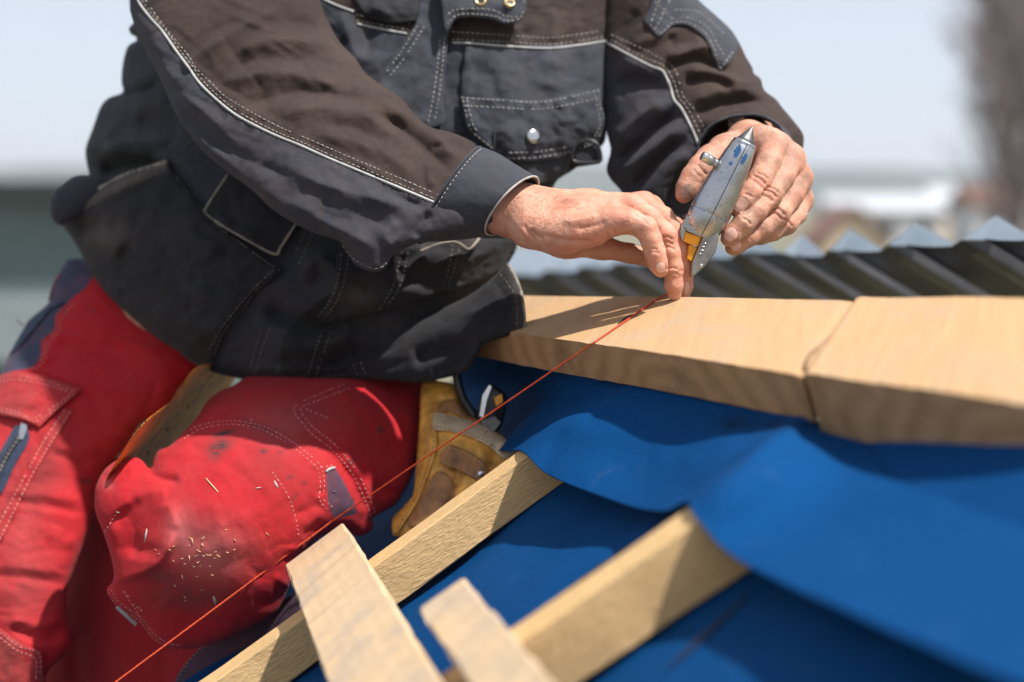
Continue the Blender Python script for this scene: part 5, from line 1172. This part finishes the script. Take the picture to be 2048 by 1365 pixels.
stitching('stitching', [[(868, 870), (866, 900), (850, 950), (830, 1000), (800, 1046)]], edg, M['hem_edge'], edg_o, kind='stuff')
piping('belt_loop', [(912, 745), (918, 775), (930, 805), (950, 835)], lambda u, v: np.full(np.shape(u), 1.50), .0045, M['black'], pouch_o, lift=0)
tool = thing('hand_tool', 'black handled tool with steel edge and yellow patch sticking out of the pouch', 'tool', P(980, 850, 1.57))
ht = Layer([(952, 842), (958, 810), (966, 786), (979, 767), (979, 767), (1000, 778), (1014, 793), (1012, 820), (1004, 850), (990, 866), (965, 858)], 1.495, k=.55, maxt=.014, folds=[([(972, 790), (966, 830), (972, 856)], 6, 4), ([(1004, 800), (998, 840), (992, 858)], 8, -3)])
ht.build('body', M['black'], tool)
slab('steel_edge', [(965, 790), (979, 768), (984, 772), (974, 800), (966, 838), (958, 834)], 1.483, .006, M['steel'], tool)
slab('yellow_patch', [(988, 795), (1004, 788), (1006, 804), (992, 814)], 1.4825, .003, M['yellow'], tool)
slab('jaw', [(960, 842), (990, 832), (1003, 846), (988, 864), (966, 858)], 1.4835, .006, M['steel_dark'], tool)
# ------------------------------------------------------------------ the worker: one body mesh (hands in detail, the rest under the clothes)
def C3(u, v, d, r): return (P(u, v, d), r*d/FPX)
def bounds(chs, m=.012):
    a = np.array([p for ch in chs for p, _ in ch]); r = max(r for ch in chs for _, r in ch); return a.min(0)-r-m, a.max(0)+r+m
def hand(palm, fingers, h, kp=.010, kf=.0035, bumps=()):
    allc = palm+fingers; lo, hi = bounds(allc); S_ = SDF(lo, hi, h)
    for ch in palm: S_.chain(ch, kp)
    fs = None
    for ch in fingers:
        F_ = SDF(lo, hi, h); F_.chain(ch, .004)
        if fs is None: fs = F_
        else: fs.union(F_, .0012)
    S_.union(fs, .008)
    for p, r in bumps: S_.cap(p, p+np.array((1e-5, 0, 0)), r, r, .005)
    return S_.mesh()
# right hand: palm down, little finger nearest the lens, finger tips pinching the string on the deck
RP_ = [[C3(840, 384, 1.385, 62), C3(940, 400, 1.374, 57), C3(1035, 422, 1.366, 53), C3(1075, 428, 1.364, 50)],
       [C3(1062, 455, 1.347, 36), C3(1150, 452, 1.334, 33), C3(1226, 443, 1.328, 27)],
       [C3(1062, 432, 1.358, 42), C3(1160, 424, 1.346, 33), C3(1262, 418, 1.344, 26)],
       [C3(1062, 415, 1.374, 40), C3(1170, 412, 1.368, 30), C3(1288, 411, 1.366, 24)],
       [C3(1070, 412, 1.392, 38), C3(1180, 412, 1.392, 30), C3(1300, 416, 1.392, 23)],
       [C3(1060, 462, 1.350, 34), C3(1120, 472, 1.338, 33), C3(1190, 465, 1.336, 27)],
       [C3(1070, 460, 1.385, 40), C3(1130, 480, 1.392, 34), C3(1200, 494, 1.398, 24)]]
RF_ = [[C3(1226, 443, 1.328, 26), C3(1262, 444, 1.322, 24), C3(1291, 457, 1.319, 22.5), C3(1302, 480, 1.319, 20.5), C3(1310, 505, 1.320, 20.5), C3(1316, 528, 1.322, 18.5), C3(1321, 541, 1.325, 15)],
       [C3(1262, 418, 1.344, 25), C3(1300, 438, 1.339, 22.5), C3(1331, 470, 1.337, 21.5), C3(1340, 505, 1.338, 19.5), C3(1346, 537, 1.340, 19.5), C3(1348, 570, 1.343, 17.5), C3(1349, 588, 1.346, 14)],
       [C3(1288, 411, 1.366, 24), C3(1325, 436, 1.360, 22), C3(1357, 476, 1.357, 20.5), C3(1366, 512, 1.358, 18.5), C3(1369, 540, 1.360, 18.5), C3(1369, 572, 1.362, 16), C3(1368, 590, 1.365, 12)],
       [C3(1300, 416, 1.392, 23), C3(1345, 452, 1.386, 20), C3(1364, 495, 1.384, 18), C3(1366, 540, 1.382, 16), C3(1362, 570, 1.38, 13)],
       [C3(1200, 494, 1.398, 22), C3(1260, 507, 1.396, 19), C3(1310, 520, 1.390, 18), C3(1345, 548, 1.385, 15), C3(1352, 565, 1.382, 12)]]
rv, rf = hand(RP_, RF_, .00095)
# left hand: back of the hand up right, fingers wrapped round the tool from the right, thumb behind it on the left
LPm = [[C3(1510, 262, 1.60, 38), C3(1510, 268, 1.53, 42), C3(1496, 282, 1.46, 42)],
       [C3(1496, 284, 1.445, 36), C3(1520, 286, 1.42, 32), C3(1550, 294, 1.405, 29)],
       [C3(1500, 290, 1.455, 36), C3(1545, 298, 1.425, 32), C3(1580, 318, 1.404, 28)],
       [C3(1505, 296, 1.462, 36), C3(1556, 320, 1.436, 31), C3(1597, 356, 1.410, 26)],
       [C3(1505, 305, 1.465, 36), C3(1556, 350, 1.442, 30), C3(1600, 400, 1.418, 24)],
       [C3(1496, 288, 1.45, 38), C3(1452, 306, 1.425, 34), C3(1420, 322, 1.405, 28)],
       [C3(1470, 330, 1.44, 36), C3(1530, 370, 1.43, 30)]]
LFm = [[C3(1550, 294, 1.405, 28), C3(1536, 330, 1.378, 25.5), C3(1519, 362, 1.360, 24), C3(1503, 384, 1.352, 21), C3(1490, 400, 1.350, 20.5), C3(1478, 414, 1.351, 18.5), C3(1474, 419, 1.353, 15)],
       [C3(1580, 318, 1.404, 27), C3(1564, 354, 1.382, 24.5), C3(1541, 390, 1.364, 23.5), C3(1512, 422, 1.354, 21), C3(1488, 446, 1.349, 21), C3(1464, 470, 1.350, 19), C3(1457, 478, 1.352, 15.5)],
       [C3(1597, 356, 1.410, 25), C3(1582, 392, 1.390, 23), C3(1558, 426, 1.376, 22.5), C3(1524, 456, 1.366, 20), C3(1498, 474, 1.363, 19), C3(1472, 492, 1.364, 17), C3(1464, 497, 1.366, 14)],
       [C3(1600, 400, 1.418, 23), C3(1592, 428, 1.402, 21), C3(1573, 449, 1.390, 20.5), C3(1545, 464, 1.384, 18), C3(1520, 472, 1.383, 17), C3(1500, 478, 1.385, 13)],
       [C3(1425, 318, 1.405, 28), C3(1402, 336, 1.390, 25.5), C3(1384, 356, 1.383, 22.5), C3(1374, 376, 1.380, 21), C3(1368, 390, 1.380, 17)]]
lv, lf = hand(LPm, LFm, .00095)

def refine(vs, faces, lines, bumps_=(), nz=.00018, seed=0):
    """skin folds, knuckles and veins: displace along the vertex normal where the surface faces the worker's hands' outer side"""
    f = faces; n = np.zeros_like(vs); a, b, c = vs[f[:, 0]], vs[f[:, 1]], vs[f[:, 2]]; fn = np.cross(b-a, c-a)
    for k in range(4): np.add.at(n, f[:, k], fn)
    n /= np.linalg.norm(n, axis=1)[:, None]+1e-12
    # light smoothing first
    for _ in range(3):
        s = np.zeros_like(vs); w = np.zeros(len(vs))
        for k in range(4):
            np.add.at(s, f[:, k], vs[f[:, (k+1) % 4]]+vs[f[:, (k-1) % 4]]); np.add.at(w, f[:, k], 2)
        vs = vs*.5+.5*s/w[:, None]
    u, v, d = PX(vs); toward = -((vs-CAM)/np.linalg.norm(vs-CAM, axis=1)[:, None]*n).sum(1); m = np.clip((toward-.08)/.3, 0, 1)
    disp = np.zeros(len(vs)); red = np.zeros(len(vs))
    for (pts, w, h, dd) in lines: disp += 2.3*stroke(u, v, pts, w, h, None, (.18, .2))*.001*np.exp(-((d-dd)/.03)**2)*m
    for (bu, bv, bd, s_, h, rd) in bumps_:
        g = np.exp(-((u-bu)**2+(v-bv)**2)/s_**2)*np.exp(-((d-bd)/.03)**2); disp += g*h*.001; red += g*rd
    disp += nz*noise2(u, v, 14, 200+seed, 3)+nz*.6*noise2(u*1.3+d*900, v, 5, 220+seed, 2)
    return vs+n*disp[:, None], np.clip(red, 0, 1)
RL = [([(1268, 430), (1282, 436), (1300, 452)], 3, -.5, 1.305), ([(1276, 424), (1292, 434), (1308, 450)], 3, -.5, 1.305), ([(1210, 462), (1216, 474), (1222, 484)], 3, -.8, 1.31), ([(1225, 455), (1230, 468), (1236, 478)], 3, -.7, 1.31), ([(1262, 462), (1266, 470), (1270, 476)], 3, -.8, 1.31),
      ([(1292, 505), (1304, 498), (1318, 500)], 2.5, -.6, 1.305), ([(1294, 510), (1306, 504), (1322, 508)], 2.5, -.5, 1.305), ([(1322, 476), (1336, 474), (1348, 482)], 2.5, -.7, 1.33), ([(1322, 486), (1336, 484), (1350, 492)], 2.5, -.7, 1.33), ([(1324, 498), (1338, 494), (1352, 502)], 2.5, -.6, 1.33),
      ([(1330, 540), (1344, 536), (1358, 540)], 2.5, -.6, 1.33), ([(1330, 550), (1346, 546), (1360, 550)], 2.5, -.5, 1.33), ([(1355, 545), (1366, 542), (1378, 546)], 2.5, -.6, 1.35), ([(1362, 490), (1370, 486), (1378, 490)], 2.5, -.6, 1.35),
      ([(1060, 455), (1072, 470), (1088, 480)], 4, -.9, 1.33), ([(1046, 448), (1058, 466), (1072, 482)], 4, -.7, 1.33), ([(1080, 470), (1140, 482), (1190, 482)], 5, -.8, 1.32), ([(1120, 445), (1160, 440), (1200, 430)], 8, .9, 1.33), ([(1100, 402), (1170, 398), (1240, 396)], 7, .8, 1.35), ([(1130, 424), (1200, 416), (1250, 408)], 5, -.7, 1.34), ([(1150, 460), (1190, 452), (1215, 440)], 6, -.7, 1.31),
      ([(1090, 385), (1140, 392), (1180, 388)], 5, .7, 1.36)]
RB_ = [(1240, 432, 1.31, 16, 1.2, .7), (1266, 402, 1.33, 15, 1.4, .6), (1288, 398, 1.35, 14, 1.0, .5), (1294, 446, 1.30, 13, .6, .8), (1332, 468, 1.32, 12, .7, .7), (1358, 472, 1.34, 12, .6, .6), (1312, 520, 1.31, 16, 0, .4), (1345, 560, 1.33, 20, 0, .3), (1200, 470, 1.32, 40, 0, .35), (1366, 545, 1.35, 14, .2, .5)]
rv, rred = refine(rv, rf, RL, RB_, seed=1)
LL = [([(1504, 352), (1520, 358), (1534, 372)], 3, -.8, 1.34), ([(1500, 360), (1514, 366), (1528, 380)], 3, -.7, 1.34), ([(1510, 346), (1526, 350), (1540, 362)], 3, -.6, 1.34), ([(1524, 380), (1542, 384), (1556, 398)], 3, -.8, 1.345), ([(1530, 374), (1548, 378), (1560, 390)], 3, -.7, 1.345), ([(1520, 390), (1534, 394), (1548, 406)], 3, -.6, 1.345),
      ([(1546, 414), (1560, 420), (1572, 434)], 3, -.8, 1.355), ([(1540, 422), (1554, 430), (1566, 442)], 3, -.7, 1.355), ([(1486, 388), (1498, 390), (1508, 398)], 2.5, -.5, 1.335), ([(1482, 436), (1494, 440), (1504, 452)], 2.5, -.6, 1.335), ([(1564, 438), (1576, 444), (1586, 456)], 3, -.6, 1.37),
      ([(1394, 328), (1404, 340), (1416, 352)], 3, -.6, 1.37), ([(1386, 336), (1394, 348), (1406, 358)], 3, -.5, 1.37), ([(1540, 262), (1565, 275), (1580, 300)], 6, .8, 1.41), ([(1552, 290), (1580, 330), (1596, 360)], 6, .5, 1.41), ([(1440, 290), (1460, 280), (1480, 270)], 8, .8, 1.42)]
LB_ = [(1552, 290, 1.38, 17, 1.2, .7), (1588, 306, 1.38, 16, 1.4, .6), (1606, 345, 1.39, 15, 1.2, .6), (1606, 395, 1.40, 14, .8, .5), (1520, 358, 1.335, 14, .8, .8), (1543, 386, 1.34, 14, .8, .8), (1560, 424, 1.355, 13, .8, .7), (1478, 408, 1.335, 16, 0, .6), (1460, 470, 1.335, 18, 0, .7), (1386, 345, 1.36, 14, .7, .3), (1576, 448, 1.37, 12, .6, .5), (1500, 385, 1.335, 20, 0, .4)]
lv, lred = refine(lv, lf, LL, LB_, seed=2)
# the covered body: torso, arms, neck, head, thighs, shins - coarse, continuous with the forearms
def Cm(u, v, d, r): return (P(u, v, d), r)
BD = [[Cm(330, 560, 1.65, .055), Cm(500, 350, 1.66, .065), Cm(720, 120, 1.68, .07), Cm(830, -60, 1.68, .06)], [Cm(480, -40, 1.63, .035), Cm(830, -70, 1.68, .05), Cm(1250, -20, 1.63, .035)],
      [Cm(440, -40, 1.60, .035), Cm(560, 250, 1.445, .028), Cm(840, 384, 1.388, .022), Cm(960, 402, 1.374, .022)], [Cm(1290, -20, 1.62, .035), Cm(1440, 170, 1.60, .028), Cm(1500, 250, 1.57, .022), Cm(1510, 268, 1.50, .020)],
      [Cm(850, -90, 1.67, .06), Cm(900, -260, 1.60, .055)], [Cm(900, -330, 1.58, .085), Cm(915, -400, 1.59, .098)], [Cm(920, -270, 1.54, .055), Cm(925, -250, 1.52, .045)], [Cm(930, -340, 1.485, .012), Cm(934, -315, 1.475, .016)],
      [Cm(330, 620, 1.66, .05), Cm(150, 900, 1.60, .032), Cm(20, 1200, 1.56, .028), Cm(0, 1400, 1.56, .025)], [Cm(520, 640, 1.66, .04), Cm(700, 820, 1.56, .02), Cm(450, 1040, 1.43, .03), Cm(350, 1160, 1.45, .020), Cm(330, 1260, 1.56, .016), Cm(250, 1420, 1.68, .016)]]
lo, hi = bounds(BD, .03); SB = SDF(lo, hi, .009)
for ch in BD: SB.chain(ch, .03)
bv, bf_ = SB.mesh()
nR, nL = len(rv), len(lv)
body = put('body', np.r_[rv, lv, bv], np.r_[rf, lf+nR, bf_+nR+nL], M['skin'], person, attrs={'red': np.r_[rred, lred, np.zeros(len(bv))], 'dirt': np.r_[np.full(nR, .25), np.full(nL, .9), np.zeros(len(bv))]})

# short dark hairs on the wrist and the back of the right hand
# finger nails: curved plates laid on the finger ends
from mathutils.bvhtree import BVHTree
BV = BVHTree.FromPolygons([V(p) for p in np.r_[rv, lv]], [tuple(map(int, f)) for f in np.r_[rf, lf+nR]])
def hit(u, v):
    r = V(P(u, v, 1.0)-CAM).normalized(); h = BV.ray_cast(V(CAM), r)
    return h[0], h[1]
def nail(u, v, lx, ly, wx, wy, mat, curve=.35, out=.0004):
    """plate centred on (u,v); (lx,ly) half length towards the tip, (wx,wy) half width in photo pixels"""
    nu, nv = 11, 13; vs = []; h0, n0 = hit(u, v)
    if h0 is None: return
    A = P(u+lx, v+ly, 1.0)-P(u, v, 1.0); B = P(u+wx, v+wy, 1.0)-P(u, v, 1.0); d0 = PX(np.array(h0))[2]
    n0 = np.array(n0); A = A*d0; B = B*d0
    la, lb = np.linalg.norm(A), np.linalg.norm(B)
    A = A-n0*(A@n0); A *= la/np.linalg.norm(A); B = B-n0*(B@n0); B = B-A*(B@A)/(A@A); B *= lb/np.linalg.norm(B)
    for lay in (0, 1):
        for i in range(nu):
            for j in range(nv):
                a = -1+2*i/(nu-1); b = -1+2*j/(nv-1); ww = (1-.20*abs(a)**3 if a > 0 else 1-.34*abs(a)**2.2)
                p = np.array(h0)+A*(a*(1-.16*b*b))+B*b*ww
                co = BV.find_nearest(V(p)); s = np.array(co[0])
                hgt = out*(1-.75*abs(b)**4)*(1-.6*max(0, -a)**6)+.00015-(0.0009 if lay else 0)
                vs.append(s+np.array(co[1])*hgt)
    fs = []; N = nu*nv
    for i in range(nu-1):
        for j in range(nv-1):
            q = (i*nv+j, i*nv+j+1, (i+1)*nv+j+1, (i+1)*nv+j); fs.append(q); fs.append(tuple(x+N for x in q[::-1]))
    rim = [j for j in range(nv)]+[i*nv+nv-1 for i in range(1, nu)]+[(nu-1)*nv+j for j in range(nv-2, -1, -1)]+[i*nv for i in range(nu-2, 0, -1)]
    for k in range(len(rim)): a, b = rim[k], rim[(k+1) % len(rim)]; fs.append((a, b, b+N, a+N))
    return put('fingernail', vs, np.array(fs), mat, body)
nail(1322, 535, 3, 12, 10, -3, M['nail'])
nail(1374, 578, 1, 14, 6, 1, M['nail'])
nail(1482, 409, -10, 12, 11, 9, M['nail'])
nail(1461, 469, -11, 12, 11, 10, M['nail'])
nail(1470, 490, -9, 8, 8, 9, M['nail'])
nail(1373, 381, -6, 13, 11, 5, M['nail_dirty'], out=.00022)

hb_ = MB(); rg = np.random.default_rng(12)
for _ in range(230):
    u_, v_ = rg.uniform(1015, 1215), rg.uniform(366, 470)
    if rg.uniform() > 1.15-(u_-1015)/260: continue
    p_, n_ = hit(u_, v_)
    if p_ is None: continue
    p_, n_ = np.array(p_), np.array(n_); t_ = (P(u_+9, v_+rg.uniform(-6, 4), 1.33)-P(u_, v_, 1.33)); t_ /= np.linalg.norm(t_); L_ = rg.uniform(.003, .007)
    q_ = [p_, p_+(t_*.8+n_*.35)*L_*.5, p_+(t_*.95+n_*.28)*L_]; hb_.tube(q_, [.00009, .00008, .00003], 3)
M['hair'] = plain('dark_arm_hair', (.05, .025, .015), .6)
hb_.build('arm_hair', M['hair'], body, kind='stuff')

# ------------------------------------------------------------------ the chalk line tool held in the left hand
reel = thing('chalk_line', 'silver teardrop chalk line tool with pointed tip and yellow gate held over the deck', 'chalk line', P(1440, 385, 1.345))
T0, T1 = P(1491, 283, 1.338), P(1399, 468, 1.350)
AXT = (T1-T0); LT = np.linalg.norm(AXT); AXT /= LT
WXT = np.cross(AXT, FW); WXT /= np.linalg.norm(WXT)
if WXT@RT < 0: WXT = -WXT
DPT = np.cross(AXT, WXT); DPT *= -np.sign(DPT@FW)        # towards the lens
pxm = 1.343/FPX
def lathe(name, prof, mat, parent, c0=T0, n=48, flat=.88, cap=True, **kw):
    """prof: (distance along the tool axis in px, radius in px)"""
    vs = []; fs = []
    for (s_, r) in prof:
        for k in range(n):
            a = 2*math.pi*k/n; ca, sa = math.cos(a), math.sin(a)
            e = .86; ca2, sa2 = math.copysign(abs(ca)**e, ca), math.copysign(abs(sa)**e, sa)
            vs.append(c0+AXT*s_*pxm+r*pxm*(ca2*WXT+flat*sa2*DPT))
    m = len(prof)
    for i in range(m-1):
        for k in range(n): fs.append((i*n+k, i*n+(k+1) % n, (i+1)*n+(k+1) % n, (i+1)*n+k))
    if cap: fs += [tuple(range(n-1, -1, -1)), tuple(range((m-1)*n, m*n))]
    return put(name, vs, fs, mat, parent, **kw)
lathe('body', [(0, 15), (0, 21), (2, 23.5), (6, 24.5), (8, 24.2), (9, 25), (30, 29), (60, 33.5), (90, 37), (120, 40), (150, 41.5), (158, 41.6), (159.5, 41.0), (161, 41.4), (185, 39), (203, 33), (210, 27), (212, 16)], M['cast'], reel)
lathe('tip', [(-32, .8), (-30, 2.2), (-20, 7.5), (-6, 15.5), (-1.5, 18.5), (3, 19)], M['steel_dark'], reel)
def on_tool(s_, w, extra=0.0):        # point on the front of the tool
    r = np.interp(s_, [0, 9, 30, 60, 90, 120, 150, 185, 203, 212], [23, 25, 29, 33.5, 37, 40, 41.5, 39, 33, 22])
    x = np.clip(w/r, -.98, .98); z = (1-abs(x)**(2/.86))**(.86/2)
    return T0+AXT*s_*pxm+WXT*w*pxm+DPT*(.88*r*z*pxm+extra)
MB().tube([on_tool(s_, 4-1.5*s_/200, .0000) for s_ in np.linspace(2, 205, 40)], .00042, 6).build('seam', M['black'], reel)
def fleck(cs, cw, rs, rw, seed):
    rng = np.random.default_rng(seed); n = 44; vs = [on_tool(cs, cw, .0003)]
    for k in range(n):
        a = 2*math.pi*k/n; q = rng.uniform(.62, 1.18); vs.append(on_tool(cs+rs*q*math.cos(a), cw+rw*q*math.sin(a), .0002))
    fs = [(0, 1+k, 1+(k+1) % n) for k in range(n)]+[(0, 1+(k+1) % n, 1+k) for k in range(n)] if False else [(0, 1+k, 1+(k+1) % n) for k in range(n)]
    return put('paint_fleck', vs, fs, M['bluepaint'], reel)
fleck(26, -7.5, 15, 6.5, 1); fleck(34, 11, 13, 5, 2); fleck(53, -9, 4.5, 3.8, 3)
rng_ = np.random.default_rng(4)
for w0, w1 in ((-38, -14), (10, 38)):
    ws = np.linspace(w0, w1, 14); MB().tube([on_tool(158+rng_.uniform(-2, 2)+abs(w)*.02, w, .0001) for w in ws], .0006, 5, .5).build('paint_line', M['bluepaint'], reel)
# crank pin on the left
pin = thing_pin = MB()
pa, pb = P(1428, 325, 1.335), P(1404, 312, 1.330)
pin.tube([pa+(pb-pa)*t for t in (-.3, 0, .12, .15, .9, .97, 1.0)], [.0042, .0042, .0042, .0048, .0048, .0044, .0034], 20).build('crank_pin', M['steel'], reel)
# yellow gate and tail plates below the body
def poly_solid(name, pts, zf, zb, mat, bev=.0006, n=1):
    """outline in tool coordinates (along px, across px); zf/zb metres towards / away from the lens"""
    pl = np.array(pts, float); c = pl.mean(0); k = len(pl); inn = c+(pl-c)*.90
    W3 = lambda q, z: [T0+AXT*a*pxm+WXT*b*pxm+DPT*z for a, b in q]
    vs = W3(inn, zf)+W3(pl, zf-bev*2)+W3(pl, zb); ar = np.sum(pl[:, 0]*np.roll(pl[:, 1], -1)-np.roll(pl[:, 0], -1)*pl[:, 1])
    fs = [tuple(range(k)), tuple(range(3*k-1, 2*k-1, -1))]+[(r*k+i, (r+1)*k+i, (r+1)*k+(i+1) % k, r*k+(i+1) % k) for r in (0, 1) for i in range(k)]
    return put(name, vs, fs, mat, reel, smooth=False)
def tc(u, v):                         # photo pixel -> tool coordinates
    q = P(u, v, 1.343)-T0; return (q@AXT)/pxm, (q@WXT)/pxm
tp = lambda L: [tc(u, v) for u, v in L]
poly_solid('gate', tp([(1371, 463), (1403, 475), (1396, 494), (1377, 488), (1366, 482)]), .010, -.010, M['yellow'])
poly_solid('gate', tp([(1378, 490), (1395, 496), (1383, 524), (1374, 518)]), .0085, -.009, M['yellow'])
poly_solid('plate', tp([(1368, 454), (1376, 448), (1408, 463), (1406, 473), (1402, 474), (1372, 462)]), .013, -.011, M['cast'])
poly_solid('side_plate', tp([(1408, 466), (1434, 452), (1437, 474), (1431, 505), (1409, 534), (1384, 556), (1381, 545), (1384, 523), (1396, 495)]), .012, -.012, M['cast_dark'])
poly_solid('side_plate', tp([(1374, 429), (1381, 440), (1372, 460), (1364, 486), (1360, 470), (1363, 452)]), .009, -.012, M['cast'])
for k in range(4):
    s_, w_ = tc(1409-k*3.2, 487+k*7.0); q = T0+AXT*s_*pxm+WXT*w_*pxm+DPT*.0122
    MB().tube([q-WXT*.0022+AXT*.0008, q+WXT*.0022-AXT*.0008], .0010, 8).build('grip_rib', M['cast'], reel)
s_, w_ = tc(1402, 532); q = T0+AXT*s_*pxm+WXT*w_*pxm+DPT*.0112
MB().tube([q-DPT*.002, q+DPT*.0012, q+DPT*.0016], [.0018, .0018, .0011], 14).build('rivet', M['steel'], reel)

# ------------------------------------------------------------------ the string: twisted cord from the fingers over the lath end to the lower left
sa, sb_ = on_deck(1316, 598, .0022), None
sx = PX(np.array(X1.matrix_world.translation))
sb_ = on_roof(661, 1045, hb1+.0245)
dirn = (sb_-sa)/np.linalg.norm(sb_-sa)
dS = PX(sb_)[2]; print('string', PX(sa), PX(sb_))
sc_ = P(228, 1367, dS-.10); sd_ = P(120, 1447, dS-.125)
kn = P(1352, 580, 1.358)
se_ = front_pt(1189)+nd*.0018-FW*.001
path = resample(np.array([kn, sa, se_, sb_, sc_, sd_]), .004)
mb = MB()
for ph in (0, 2.094, 4.189):
    t = np.arange(len(resample(path, .0011))); q = resample(path, .0011); T = np.gradient(q, axis=0); T /= np.linalg.norm(T, axis=1)[:, None]
    A = np.cross(T, UP); A /= np.linalg.norm(A, axis=1)[:, None]; B = np.cross(T, A); a = t*.62+ph
    mb.tube(q+.00042*(np.cos(a)[:, None]*A+np.sin(a)[:, None]*B), .00050, 5)
so = mb.build('string', M['string'], None)
set_props(so, 'taut orange mason string from the fingertips over the lath end to the lower left', 'string')
